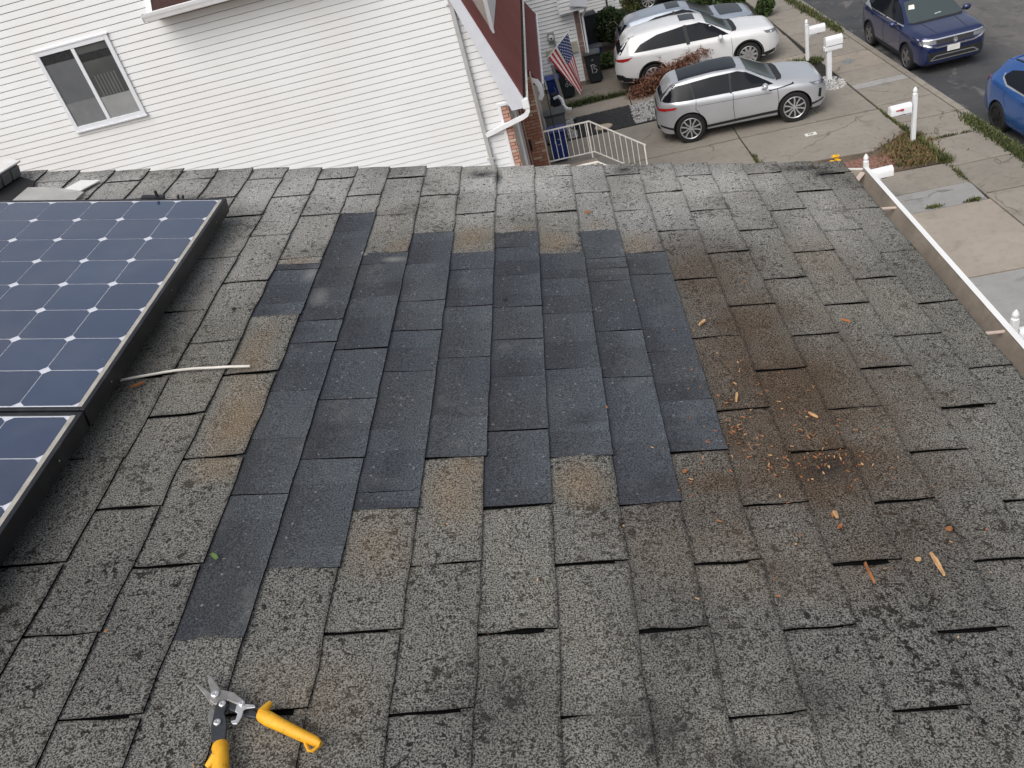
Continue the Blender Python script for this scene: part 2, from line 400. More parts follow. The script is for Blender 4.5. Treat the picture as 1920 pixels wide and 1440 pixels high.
# the tabs past the frame and under the panels: one mass
bm = bmesh.new()
for me, s_, t_ in rest:
    n0 = len(bm.verts); bm.from_mesh(me); bm.verts.ensure_lookup_table()
    for v in bm.verts[n0:]: v.co += Vector((s_, t_, 0))
me = bpy.data.meshes.new('more_shingles'); bm.to_mesh(me); bm.free()
for mtl in (OLD, EDGE): me.materials.append(mtl)
for p in me.polygons: p.use_smooth = p.material_index == 0
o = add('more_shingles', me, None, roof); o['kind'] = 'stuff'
print('shingles', len(shown), len(rest))
for ci, ts in PATCH.items():
    s0, s1 = bnd[C0 + ci], bnd[C0 + ci + 1]
    for q, (a, b) in enumerate(zip(ts[:-1], ts[1:])):
        last = q == len(ts) - 2
        lift = 0.0016 + 0.0010 * (q % 2)
        rz = (ci, round(b, 3)) in RAISED or last
        me = slab(s0 - 0.02, s1 + 0.002, b + (0.0 if last else 0.0022), a + (0.012 if q == 0 else 0.0),
                  ZA + 0.0006, ZB + 0.0006 + (0.0020 if rz else rr.uniform(0, 0.001)), 0.0038, rr.randrange(10 ** 6), jag=0.0012,
                  lift=0.002 if rz else 0.0005, skew=rr.uniform(-0.003, 0.004))
        me.materials[0] = NEW
        add('replacement_shingle', me, None, roof, (s0 - 0.02, b, 0.0))

# --- gutter along the eave
k = NT('gutter_dirt'); v = k.pos()
c = k.mix(k.ramp(k.noise(v, 9, 4, 0.7), 0.35, 0.65), (0.25, 0.215, 0.175), (0.16, 0.135, 0.11))
GUT_MUCK = k.set(c, 0.6)
k = NT('gutter_film'); v = k.pos()
GUT_IN = k.set(k.mix(k.ramp(k.noise(v, 14, 4, 0.7), 0.35, 0.65), (0.44, 0.40, 0.34), (0.33, 0.29, 0.24)), 0.6)
GUT_OUT = plain('gutter_white', (0.84, 0.84, 0.83), 0.35, var=0.05)
G0, G1 = -2.0, 2.985
out = [(1.172, -0.035), (1.172, -0.135), (1.262, -0.135), (1.292, -0.085), (1.292, -0.062), (1.314, -0.050), (1.314, -0.036), (1.294, -0.036)]
inn = [(1.294, -0.040), (1.288, -0.062), (1.258, -0.1315), (1.1755, -0.1315), (1.1755, -0.035)]
poly = out + inn
bm = bmesh.new(); prism(bm, poly, 'y', G0, G1)
bm.faces.ensure_lookup_table()
for f in bm.faces:
    c_ = f.calc_center_median()
    if f.normal.x < -0.3 and -0.128 < c_.z < -0.037 and c_.x > 1.2: f.material_index = 2; continue
    inside = f.normal.y ** 2 < 0.5 and ((abs(c_.z + 0.1315) < 0.002) or (c_.x < 1.2 and f.normal.x > 0.5) or (f.normal.x < -0.3 and c_.z < -0.037 and c_.x > 1.2))
    f.material_index = 1 if inside else 0
gut = add('gutter', bm, [GUT_OUT, GUT_IN, GUT_MUCK], home); gut.matrix_local = RM
bm = B(1.174, 1.305, G1, G1 + 0.004, -0.134, -0.040); add('end_cap', bm, GUT_OUT, gut)
bm = bmesh.new()
prism(bm, [(1.176, -0.130), (1.262, -0.130), (1.290, -0.085), (1.290, -0.045), (1.176, -0.045)], 'y', G1 - 0.004, G1 - 0.0005)
add('end_cap', bm, GUT_IN, gut)
SPIKE = plain('gutter_spike', (0.62, 0.50, 0.43), 0.5, var=0.15)
for tt in (2.64, 1.86, 1.1, 0.3, -0.5):
    bm = bmesh.new(); tube(bm, [(1.16, tt - 0.02, -0.040), (1.302, tt + 0.012, -0.047)], 0.0048, 8); add('spike', bm, SPIKE, gut)
bm = bmesh.new(); prism(bm, [(1.176, 2.80), (1.187, 2.797), (1.292, 2.955), (1.288, 2.968), (1.276, 2.965)], 'z', -0.052, -0.047); add('corner_strap', bm, SPIKE, gut)

# ------------------------------------------------------------------ things on the roof
# solar panels: 12 x 8 mono cells, clipped corners, black frame
k = NT('solar_cell'); v = k.obj(roof)
c = k.mix(k.ramp(k.noise(v, 1.3, 2), 0.35, 0.65), (0.009, 0.022, 0.066), (0.016, 0.040, 0.095))
c = k.mix(k.math('MULTIPLY', k.rnd(), 0.5), c, (0.014, 0.018, 0.050))
dst = k.ramp(k.noise(v, 4.0, 4, 0.7), 0.45, 0.75, 0.0, 0.10)
c = k.mix(dst, c, (0.30, 0.29, 0.27)); c = k.mix(k.ramp(k.noise(v, 130.0, 2, 0.6), 0.74, 0.78, 0, 0.35), c, (0.4, 0.39, 0.37))
CELL = k.set(c, k.ramp(k.noise(v, 2.0, 3, 0.6), 0.3, 0.7, 0.10, 0.22), spec=0.9)
k.p.inputs['Coat Weight'].default_value = 1.0; k.p.inputs['Coat Roughness'].default_value = 0.10; k.p.inputs['Coat IOR'].default_value = 1.75
SHEET = plain('backsheet', (0.62, 0.64, 0.70), 0.3, var=0.04)
k = NT('panel_frame'); v = k.pos()
FRAME = k.set(k.mix(k.ramp(k.noise(v, 25, 4, 0.7), 0.45, 0.8), (0.010, 0.011, 0.014), (0.035, 0.036, 0.04)), 0.42)
k = NT('frame_grime'); v = k.pos()
GRIME = k.set(k.mix(k.ramp(k.noise(v, 30, 4, 0.7), 0.3, 0.7), (0.42, 0.40, 0.36), (0.30, 0.28, 0.24)), 0.8)
NTOP = 0.085; PIT = 0.1330; SR = -0.930
def chamfer(w, c_):
    h_ = w / 2
    return [(-h_ + c_, -h_), (h_ - c_, -h_), (h_, -h_ + c_), (h_, h_ - c_), (h_ - c_, h_), (-h_ + c_, h_), (-h_, h_ - c_), (-h_, -h_ + c_)]
bm = bmesh.new(); prism(bm, chamfer(PIT - 0.0031, 0.0125), 'z', 0.0, 0.0006)
cell_me = bpy.data.meshes.new('cell'); bm.to_mesh(cell_me); bm.free(); cell_me.materials.append(CELL)
def panel(tfar, label, rows, cols):
    e = empty('solar_panel', label=label, cat='solar panel', group='solar panels on the roof')
    e.matrix_world = RM @ Matrix.Translation((SR, tfar, 0.0))
    W = 12 * PIT + 0.034; L = 8 * PIT + 0.030; zb = NTOP - 0.046
    fw = 0.011
    for nm, (x0, x1, y0, y1) in {'a': (-fw, 0, -L, 0), 'b': (-W, -W + fw, -L, 0), 'c': (-W + fw, -fw, -fw, 0), 'd': (-W + fw, -fw, -L, -L + fw)}.items():
        add('frame_rail', B(x0, x1, y0, y1, zb, NTOP, bev=0.0012), FRAME, e)
    add('backsheet', B(-W + fw, -fw, -L + fw, -fw, NTOP - 0.006, NTOP - 0.0022), SHEET, e)
    add('dirt_line', B(-fw - 0.010, -fw + 0.0005, -L + fw, -fw, NTOP - 0.0021, NTOP - 0.0006), GRIME, e)
    for i in range(cols):
        for j in range(rows):
            x = -0.020 - PIT * (i + 0.5); y = -0.015 - PIT * (j + 0.5)
            o = add('cell', cell_me, None, e, (x, y, NTOP - 0.0016))
    for q in range(3):
        bm = bmesh.new(); lathe(bm, [(0.002, 0), (0.002, 0.001)], 8, Matrix.Translation((0.0003, -L * (0.12 + 0.38 * q), zb + 0.024)) @ Matrix.Rotation(rad(90), 4, 'Y'))
        add('rivet', bm, GRIME, e)
    return e
p1 = panel(2.492, 'whole dark blue solar panel lying farther up the roof', 8, 12)
p2 = panel(2.492 - 8 * PIT - 0.030 - 0.008, 'second solar panel cut off by the left edge, nearer the camera', 8, 12)
bm = B(-0.040, 0.03, 0.000, 0.022, 0.02, NTOP + 0.004); add('end_clamp', bm, FRAME, p1, (-0.235, 0.001, 0))
bm = bmesh.new(); tube(bm, [(-0.225, 0.012, NTOP), (-0.228, 0.012, NTOP + 0.022)], 0.005, 6); add('clamp_bolt', bm, FRAME, p1)
for xx in (-0.16, -0.145):
    bm = bmesh.new(); tube(bm, [(xx, 0.006, NTOP - 0.02), (xx + 0.004, 0.008, NTOP + 0.008)], 0.004, 6); add('clamp_bolt', bm, FRAME, p1)
for i, pn in enumerate((p1, p2)):
    for yy in (-0.2, -0.85):
        add('mounting_rail', B(-1.60, -0.03, yy - 0.02, yy + 0.02, 0.0125, NTOP - 0.0465), FRAME, pn)

# grey metal vent hood with its flashing, and white flashing scraps, past the panel
VENTG = plain('vent_grey', (0.16, 0.165, 0.17), 0.6, var=0.25, scale=20)
VENTW = plain('vent_white', (0.78, 0.77, 0.74), 0.5, var=0.1, scale=15)
BLACKR = plain('black_rubber', (0.012, 0.012, 0.013), 0.8)
e = empty('roof_vent', label='grey metal roof vent hood with black flashing behind the solar panel', cat='vent')
e.matrix_world = RM @ Matrix.Translation((-1.83, 2.76, 0.0)) @ Matrix.Rotation(rad(-8), 4, 'Z')
M = Matrix.Rotation(rad(6), 4, 'Y')
add('hood', B(-0.24, 0.02, -0.11, 0.11, 0.020, 0.066, M, 0.006), VENTG, e)
add('hood_lid', B(-0.25, 0.027, -0.118, 0.118, 0.068, 0.075, M, 0.002), VENTW, e)
for q in range(4):
    add('louvre', B(0.0215, 0.029, -0.10 + q * 0.052, -0.055 + q * 0.052, 0.024, 0.062, M, 0.002), VENTG, e)
bm = bmesh.new(); prism(bm, [(-0.02, -0.19), (0.10, -0.18), (0.165, -0.05), (0.10, 0.07), (-0.02, 0.12)], 'z', 0.011, 0.016); add('flashing', bm, BLACKR, e)
bm = bmesh.new(); lathe(bm, [(0.085, 0.01), (0.085, 0.05), (0.06, 0.07)], 14, Matrix.Translation((-0.08, 0, 0))); add('pipe', bm, BLACKR, e)
bm = bmesh.new()
for i in range(9):
    a = i / 8
    for j in range(2):
        bm.verts.new((-0.11 + 0.22 * a, -0.10 + 0.16 * j - 0.05 * a * j, 0.016 + 0.014 * math.sin(a * math.pi * 0.9) * (1 - 0.4 * j)))
bm.verts.ensure_lookup_table()
for i in range(8): bm.faces.new((bm.verts[2 * i], bm.verts[2 * i + 2], bm.verts[2 * i + 3], bm.verts[2 * i + 1]))
bmesh.ops.solidify(bm, geom=bm.faces[:], thickness=0.003)
o = add('flashing_scrap', bm, VENTW, None, smooth=30); o.matrix_world = RM @ Matrix.Translation((-1.61, 2.70, 0.0))
tag(o, 'curved off white scrap of flashing beside the black vent flashing', 'metal scrap')
bm = bmesh.new(); prism(bm, [(-0.06, -0.09), (0.01, -0.09), (0.06, 0.055), (-0.01, 0.055)], 'z', 0.012, 0.016)
o = add('flashing_strip', bm, VENTW, None); o.matrix_world = RM @ Matrix.Translation((-1.545, 2.76, 0.002))
tag(o, 'flat pale grey flashing strip lying on shingles past the panel', 'metal strip')

# white cable sticking out from under the panel
CABLE = plain('cable_white', (0.66, 0.63, 0.57), 0.5, var=0.12, scale=30)
pts = [(-1.05, 1.57), (-0.961, 1.593), (-0.916, 1.608), (-0.885, 1.622), (-0.86, 1.634), (-0.832, 1.643), (-0.79, 1.647), (-0.741, 1.646), (-0.70, 1.648), (-0.654, 1.652)]
bm = bmesh.new(); tube(bm, [(a, b, 0.015 + 0.003 * math.sin(i)) for i, (a, b) in enumerate(pts)], 0.0034, 8)
o = add('cable', bm, CABLE, None, smooth=60); o.matrix_world = RM
tag(o, 'short white cable end poking out from under the solar panel', 'cable')

# tin snips
k = NT('yellow_grip'); v = k.pos()
c = k.mix(k.ramp(k.noise(v, 40, 4, 0.7), 0.35, 0.7), (0.66, 0.32, 0.012), (0.78, 0.42, 0.02))
c = k.mix(k.ramp(k.noise(v, 95, 4, 0.75), 0.60, 0.70, 0, 0.75), c, (0.10, 0.055, 0.02))
YEL = k.set(c, 0.55)
STEEL = plain('worn_steel', (0.30, 0.29, 0.28), 0.5, 0.55, var=0.3, scale=40)
DSTEEL = plain('dark_steel', (0.045, 0.05, 0.058), 0.5, 0.3, var=0.3, scale=40)
BSTEEL = plain('bright_steel', (0.62, 0.62, 0.62), 0.35, 0.7, var=0.1, scale=40)
sn = empty('tin_snips', label='open pair of tin snips with yellow grips lying on the shingles', cat='snips')
sn.matrix_world = RM @ Matrix.Translation((0, 0, 0.0115))
def flat(name, poly, z0, z1, mat, bev=0.0012):
    bm = bmesh.new(); prism(bm, poly, 'z', z0, z1)
    if bev: bmesh.ops.bevel(bm, geom=[e_ for e_ in bm.edges], offset=bev, segments=1, affect='EDGES')
    return add(name, bm, mat, sn)
def px(x, y):      # a drawing of the tool seen from above, in its own plane
    # affine fit of the drawing onto the roof
    u, v_ = (x - 400) / 100.0, (y - 1330) / 100.0
    return (-0.4751 + 0.0787 * u + 0.0245 * v_, 0.735 - 0.088 * v_)
P = lambda *a: [px(x, y) for x, y in a]
flat('blade', P((388, 1266), (397, 1272), (415, 1298), (418, 1312), (404, 1316), (397, 1304), (391, 1286)), 0.008, 0.012, STEEL, 0.0008)
flat('blade', P((363, 1284), (372, 1285), (396, 1304), (402, 1318), (400, 1328), (392, 1322), (384, 1308)), 0.004, 0.008, STEEL, 0.0008)
flat('jaw', P((397, 1304), (420, 1301), (443, 1306), (462, 1322), (455, 1332), (430, 1322), (414, 1330), (404, 1330), (394, 1322)), 0.009, 0.015, STEEL)
flat('jaw', P((392, 1336), (401, 1330), (406, 1340), (403, 1372), (396, 1372), (390, 1355)), 0.003, 0.008, STEEL)
flat('link', P((415, 1322), (426, 1322), (430, 1332), (424, 1346), (429, 1366), (426, 1400), (400, 1400), (398, 1372), (404, 1345), (408, 1330)), 0.010, 0.016, DSTEEL)
flat('link', P((432, 1320), (462, 1322), (470, 1334), (488, 1343), (487, 1354), (464, 1350), (450, 1344), (428, 1336)), 0.005, 0.011, DSTEEL)
flat('latch', P((458, 1326), (466, 1332), (484, 1334), (485, 1339), (468, 1341), (462, 1344), (458, 1357), (449, 1370), (440, 1370), (437, 1364), (446, 1362), (450, 1350), (445, 1346), (448, 1336), (452, 1328)), 0.016, 0.0185, BSTEEL, 0.0006)
for (x, y, r_, zz) in ((406, 1311, 0.0065, 0.015), (420.5, 1331, 0.0055, 0.016), (411, 1366, 0.0055, 0.016), (459, 1332, 0.0048, 0.0185)):
    a, b = px(x, y); bm = bmesh.new(); lathe(bm, [(r_, zz), (r_, zz + 0.0025), (r_ * 0.7, zz + 0.0035), (r_ * 0.35, zz + 0.0035), (r_ * 0.3, zz + 0.0022)], 10, Matrix.Translation((a, b, 0)))
    add('pivot_bolt', bm, BSTEEL, sn)
def grip(pts, rs):
    bm = bmesh.new(); rings = []
    for i, ((x, y), (w, h_)) in enumerate(zip(pts, rs)):
        a = Vector(px(*pts[max(i - 1, 0)])); b = Vector(px(*pts[min(i + 1, len(pts) - 1)])); d = (b - a).normalized(); n_ = Vector((-d.y, d.x)); c_ = Vector(px(x, y))
        ring = []
        for q in range(10):
            an = 2 * math.pi * q / 10
            ring.append(bm.verts.new((c_.x + n_.x * w * math.cos(an), c_.y + n_.y * w * math.cos(an), 0.011 + h_ * math.sin(an))))
        rings.append(ring)
    for i in range(len(rings) - 1):
        for q in range(10): bm.faces.new((rings[i][q], rings[i][(q + 1) % 10], rings[i + 1][(q + 1) % 10], rings[i + 1][q]))
    bm.faces.new(rings[0][::-1]); bm.faces.new(rings[-1])
    bmesh.ops.recalc_face_normals(bm, faces=bm.faces[:])
    return add('grip', bm, YEL, sn, smooth=50)
g1_ = grip([(489, 1347), (496, 1349), (508, 1356), (530, 1367), (552, 1378), (575, 1389), (595, 1398), (604, 1403)], [(0.007, 0.007), (0.0105, 0.010), (0.0115, 0.011), (0.0098, 0.011), (0.0092, 0.010), (0.0085, 0.010), (0.0075, 0.009), (0.004, 0.006)])
bm = bmesh.new(); tube(bm, [px(497, 1347) + (0.013,), px(505, 1336) + (0.012,), px(513, 1325) + (0.010,)], [0.009, 0.007, 0.0045], 8); add('thumb_stop', bm, YEL, g1_, smooth=50)
bm = bmesh.new(); tube(bm, [px(*q) + (0.010,) for q in ((573, 1390), (576, 1403), (580, 1413), (587, 1414), (596, 1408), (602, 1402))], 0.0028, 6); add('hang_loop', bm, YEL, g1_, smooth=60)
g2_ = grip([(414, 1399), (415, 1405), (416, 1418), (416, 1440), (413, 1470), (408, 1510), (404, 1560), (402, 1578)], [(0.010, 0.008), (0.0125, 0.011), (0.0115, 0.012), (0.0125, 0.012), (0.012, 0.011), (0.010, 0.011), (0.009, 0.010), (0.004, 0.006)])
bm = bmesh.new(); tube(bm, [px(408, 1425) + (0.012,), px(398, 1434) + (0.011,), px(390, 1441) + (0.010,)], [0.009, 0.0065, 0.0045], 8); add('thumb_stop', bm, YEL, g2_, smooth=50)

# wood splinters and bark crumbs
WOOD = plain('fresh_wood', (0.50, 0.30, 0.145), 0.8, var=0.25, scale=60)
WOODO = plain('orange_bark', (0.33, 0.13, 0.045), 0.85, var=0.25, scale=60)
def chip(L, W, H, seed, taper=0.5):
    r = random.Random(seed); bm = bmesh.new()
    bv = [(-L / 2, -W / 2 * taper), (0.1 * L, -W / 2), (L / 2, -W / 2 * r.uniform(.4, .9)), (L / 2 * 0.95, W / 2 * r.uniform(.5, 1)), (0, W / 2), (-L / 2, W / 2 * taper)]
    lo = [bm.verts.new((x, y, 0)) for x, y in bv]; hi = [bm.verts.new((x * .93, y * .8, H * r.uniform(.7, 1.2))) for x, y in bv]
    bm.faces.new(lo[::-1]); bm.faces.new(hi)
    for i in range(6): bm.faces.new((lo[i], lo[(i + 1) % 6], hi[(i + 1) % 6], hi[i]))
    return bm
named = [(0.477, 1.837, .030, .009, 50, WOOD, 'stubby wood chip right beside the dark patch near its middle'),
         (0.851, 1.841, .024, .006, 140, WOODO, 'orange wood chip lying nearest the gutter'),
         (0.227, 2.516, .022, .007, 20, WOODO, 'small wood chip above the dark patch near the far edge'),
         (0.498, 1.517, .034, .007, 75, WOOD, 'thin upright looking wood chip at the lower right of the patch'),
         (0.653, 1.45, .026, .006, 130, WOOD, 'slim pale splinter inside the brown debris'),
         (0.338, 1.268, .008, .007, 10, WOODO, 'round orange crumb just below the right corner of the patch'),
         (0.608, 1.142, .018, .009, 95, WOOD, 'short yellowish chip below the brown debris'),
         (0.606, 1.111, .012, .008, 40, WOODO, 'orange chip just below the short yellowish chip'),
         (0.808, 1.102, .012, .009, 0, WOODO, 'red orange crumb right of the long splinters'),
         (0.752, 1.018, .056, .008, 93, WOOD, 'longest pointed pale splinter in the lower right'),
         (0.623, 0.998, .048, .0045, 92, WOODO, 'long narrow orange splinter left of the pointed pale one'),
         (0.721, 1.028, .010, .008, 0, WOOD, 'tiny pale crumb between the two long splinters'),
         (-0.905, 1.585, .034, .006, 40, WOODO, 'reddish twig lying under the white cable')]
for i, (s_, t_, L, W, a, mt, lb) in enumerate(named):
    o = add('wood_chip', chip(L, W, 0.005, i), mt); tag(o, lb, 'wood chip', 'wood chips on the shingles')
    o.matrix_world = RM @ Matrix.Translation((s_, t_, 0.0105)) @ Matrix.Rotation(rad(a), 4, 'Z')
bm = bmesh.new(); r = random.Random(11)
def crumb(s_, t_, L, W, a):
    b2_ = chip(L, W, W * 0.5, r.random()); M = Matrix.Translation((s_, t_, 0.0105)) @ Matrix.Rotation(a, 4, 'Z') @ Matrix.Rotation(r.uniform(-.3, .3), 4, 'Y')
    me = bpy.data.meshes.new('t'); b2_.to_mesh(me); b2_.free(); n0 = len(bm.verts); bm.from_mesh(me); bm.verts.ensure_lookup_table()
    for v_ in bm.verts[n0:]: v_.co = M @ v_.co
    nf = len(bm.faces); bm.faces.ensure_lookup_table()
    mi = r.choices((0, 1, 2), (2, 4, 7))[0]
    for f in bm.faces[nf - 8:]: f.material_index = mi
    bpy.data.meshes.remove(me)
for cx_, cy_, sx_, sy_, n_ in ((0.60, 1.29, .05, .02, 60), (0.665, 1.315, .02, .02, 14), (0.47, 1.385, .010, .04, 34), (0.56, 1.45, .14, .12, 130), (0.65, 1.34, .10, .07, 90), (0.5, 1.6, .10, .2, 16), (0.45, 1.25, .12, .05, 10), (0.7, 1.1, .2, .15, 22), (0.2, 0.9, .5, .25, 24), (0.55, 2.0, .15, .3, 8)):
    for _ in range(n_):
        crumb(r.gauss(cx_, sx_), r.gauss(cy_, sy_), r.uniform(.003, .011), r.uniform(.0015, .0035), r.uniform(0, 6.3))
o = add('bark_crumbs', bm, [WOOD, WOODO, plain('dark_bark', (0.05, 0.026, 0.014), 0.9)]); o.matrix_world = RM
tag(o, 'scattered fine bark and wood crumbs on the brown stained shingles', 'debris', kind='stuff')
LEAF = plain('green_leaf', (0.16, 0.26, 0.07), 0.6)
bm = bmesh.new(); lv = [(-.011, .005, .002), (-.004, .008, .004), (.004, .004, .003), (.009, -.002, .001), (.006, -.009, .003), (.001, -.006, .005), (-.004, -.001, .006)]
bm.faces.new([bm.verts.new(q) for q in lv]); bmesh.ops.solidify(bm, geom=bm.faces[:], thickness=0.0008)
o = add('leaf', bm, LEAF); o.matrix_world = RM @ Matrix.Translation((-0.566, 1.046, 0.0108)); tag(o, 'small green leaf on the lowest dark replacement strip', 'leaf')
# two exposed nail holes
for s_, t_ in ((-0.772, 1.938), (-0.039, 1.972)):
    bm = bmesh.new(); lathe(bm, [(0.006, 0), (0.005, 0.0016), (0.001, 0.002)], 8); o = add('nail_head', bm, BLACKR, roof, (s_, t_, 0.0072))

# ------------------------------------------------------------------ ground, driveways, sidewalk, kerb, street
SKEW = -0.040
def sx(x, y): return x + SKEW * (y - 24.0)          # the street runs slightly askew to the houses
k = NT('earth'); v = k.pos()
c = k.mix(k.ramp(k.noise(v, 3.0, 4, 0.65), 0.35, 0.65), (0.085, 0.062, 0.043), (0.16, 0.12, 0.085))
c = k.mix(k.ramp(k.noise(v, 40.0, 3, 0.7), 0.5, 0.68), c, (0.05, 0.04, 0.028))
EARTH = k.set(c, 0.95)
bm = bmesh.new(); bm.faces.new([bm.verts.new(p) for p in ((-260, -200, -0.16), (260, -200, -0.16), (260, 320, -0.16), (-260, 320, -0.16))])
tag(add('ground', bm, EARTH), kind='structure')

def concrete(name, col, dirt=0.5, warm=0.0):
    k = NT(name); v = k.pos()
    a = k.noise(v, 0.9, 4, 0.6); b = k.noise(v, 6.0, 4, 0.7); g_ = k.noise(v, 90.0, 2, 0.6)
    c = k.mix(k.ramp(a, 0.3, 0.7), tuple(x * 0.84 for x in col), tuple(x * 1.06 for x in col))
    c = k.mix(k.ramp(b, 0.50, 0.70, 0, dirt), c, tuple(x * 0.55 for x in col))
    c = k.mix(k.ramp(g_, 0.3, 0.7, 0.0, 0.22), c, tuple(x * 0.6 for x in col))
    str_ = k.noise(k.map(v, (0, 0, 0), (0, 0, 0), (0.6, 6.0, 1)), 1.0, 3, 0.6)
    c = k.mix(k.ramp(str_, 0.55, 0.75, 0, 0.30), c, tuple(x * 0.70 for x in col))
    spot = k.noise(v, 1.7, 3, 0.6, 0.4)
    c = k.mix(k.ramp(spot, 0.60, 0.72, 0, 0.45), c, tuple(x * 0.45 for x in col))
    wv = k.node('ShaderNodeVectorMath', operation='ADD'); k.link(v, wv.inputs[0]); nz = k.node('ShaderNodeTexNoise'); k.link(v, nz.inputs['Vector']); nz.inputs['Scale'].default_value = 2.5
    sv_ = k.node('ShaderNodeVectorMath', operation='SCALE'); k.link(nz.outputs['Color'], sv_.inputs[0]); sv_.inputs['Scale'].default_value = 0.35; k.link(sv_.outputs[0], wv.inputs[1])
    crk = k.math('MULTIPLY', k.ramp(k.voro(wv.outputs[0], 0.42, 'DISTANCE_TO_EDGE'), 0.010, 0.002), k.ramp(a, 0.48, 0.56))
    c = k.mix(k.math('MULTIPLY', crk, 0.6), c, (0.05, 0.045, 0.035))
    hsv = k.node('ShaderNodeHueSaturation'); k.link(c, hsv.inputs['Color']); k.link(k.math('MULTIPLY_ADD', k.rnd(), 0.16, 0.92), hsv.inputs['Value'])
    k.set(hsv.outputs[0], 0.88); k.bump(g_, 0.3, 0.003)
    return k.m
CON = concrete('concrete_tan', (0.275, 0.25, 0.213))
CON_W = concrete('concrete_walk', (0.262, 0.238, 0.202), 0.6)
CON_G = concrete('concrete_grey', (0.31, 0.305, 0.295), 0.3)
CON_B = concrete('concrete_beige', (0.315, 0.276, 0.23), 0.35)
CON_D = concrete('concrete_dark', (0.21, 0.185, 0.15), 0.7)
def slab_piece(parent, poly, mat, top=0.0, th=0.12):
    bm = bmesh.new(); prism(bm, poly, 'z', top - th, top)
    es = [e_ for e_ in bm.edges if all(abs(v_.co.z - top) < 1e-5 for v_ in e_.verts)]
    bmesh.ops.bevel(bm, geom=es, offset=0.008, segments=1, affect='EDGES')
    return add('slab', bm, mat, parent)
JOINT = plain('joint_dirt', (0.022, 0.019, 0.014), 0.95, var=0.4, scale=9)
def rect(x0, x1, y0, y1): return [(x0, y0), (x1, y0), (x1, y1), (x0, y1)]
def bed(name, x0, x1, y0, y1, z=-0.05):
    bm = B(x0, x1, y0, y1, -0.155, z); return tag(add(name, bm, JOINT), kind='structure')
drv = bed('driveway', -1.0, 7.66, 19.3, 24.2)
j = 0.017
slab_piece(drv, rect(-1.0, 4.30 - j, 21.575 + j, 24.18), CON)
slab_piece(drv, [(4.30 + j, 21.575 + j), (7.80 - j, 21.495 + j), (7.68, 24.12), (4.26, 24.18)], CON)
slab_piece(drv, [(-1.0, 19.0), (4.37 - j, 19.0), (4.30 - j, 21.535 - j), (-1.0, 21.545 - j)], CON)
slab_piece(drv, [(4.37 + j, 19.33), (5.0, 19.30), (6.9, 19.10), (7.86 - j, 19.72), (7.80 - j, 21.445 - j), (4.30 + j, 21.535 - j)], CON)
d2 = bed('driveway', -0.9, 7.5, 27.0, 31.9)
slab_piece(d2, rect(-0.95, 2.4, 26.98, 29.2 - j), CON_D)
slab_piece(d2, rect(2.42, 7.45, 26.98, 29.2 - j), CON)
slab_piece(d2, rect(1.0, 4.4, 29.2 + j, 31.9), CON_D)
slab_piece(d2, rect(4.42, 7.42, 29.2 + j, 31.9), CON)
d3 = bed('driveway', -1.0, 7.9, 10.2, 17.75)
slab_piece(d3, rect(-1.0, 6.42 - j, 16.72, 17.74), CON)
slab_piece(d3, [(6.42 + j, 16.70), (8.01, 16.66), (7.98, 17.68), (6.44 + j, 17.78)], CON)
slab_piece(d3, [(-1.0, 15.88), (8.0, 15.78), (8.02, 16.64), (-1.0, 16.70)], CON_G)
slab_piece(d3, [(-1.0, 13.22), (8.14, 13.12), (8.04, 15.75), (-1.0, 15.85)], CON_B)
slab_piece(d3, [(-1.0, 10.2), (8.2, 10.2), (8.15, 13.08), (-1.0, 13.18)], CON_G)
d4 = bed('driveway', 1.2, 7.2, 34.4, 46)
slab_piece(d4, rect(1.2, 7.2, 34.4, 40), CON_D); slab_piece(d4, rect(1.2, 7.2, 40.02, 46), CON)
wk = bed('garden_path', -0.9, 7.6, 26.0, 26.98)
for a, b in ((-0.9, 1.92), (1.95, 4.6), (4.63, 7.64)): slab_piece(wk, rect(a, b, 26.06, 26.94), CON_B)
# sidewalk
sw = bed('sidewalk', 7.1, 9.0, 8.0, 62.0, -0.04)
cuts_ = [8.0, 9.5, 11.0, 12.7, 14.3, 16.0, 17.48, 18.98, 20.3, 21.65, 23.06, 23.46, 24.6, 26.05, 27.5, 29.0, 30.5, 32.0, 33.5, 35, 36.5, 38, 40, 42, 44, 47, 50, 54, 58, 62]
for q, (a, b) in enumerate(zip(cuts_[:-1], cuts_[1:])):
    mt = CON_G if abs(a - 23.06) < 0.01 else CON_B if abs(a - 24.6) < 0.01 else CON_W
    slab_piece(sw, [(sx(7.74, a), a + .026), (sx(9.12, a), a + .026), (sx(9.12, b), b - .026), (sx(7.74, b), b - .026)], mt)
# kerb stones
KERB = concrete('kerb_concrete', (0.27, 0.245, 0.205), 0.7)
kb = bed('kerb', 8.9, 9.0, 8.0, 9.0, -0.15)
y0 = 8.0
while y0 < 62:
    y1 = y0 + 3.0
    bm = bmesh.new()
    for y in (y0 + 0.006, y1 - 0.006): pass
    prof = [(9.135, -0.3), (9.325, -0.3), (9.325, -0.01), (9.30, 0.012), (9.135, 0.012)]
    ring = [[bm.verts.new((sx(p_[0], y), y, p_[1])) for p_ in prof] for y in (y0 + 0.006, y1 - 0.006)]
    n_ = len(prof); bm.faces.new(ring[0]); bm.faces.new(ring[1][::-1])
    for q in range(n_): bm.faces.new((ring[0][q], ring[1][q], ring[1][(q + 1) % n_], ring[0][(q + 1) % n_]))
    bmesh.ops.recalc_face_normals(bm, faces=bm.faces[:])
    add('kerb_stone', bm, KERB, kb); y0 = y1
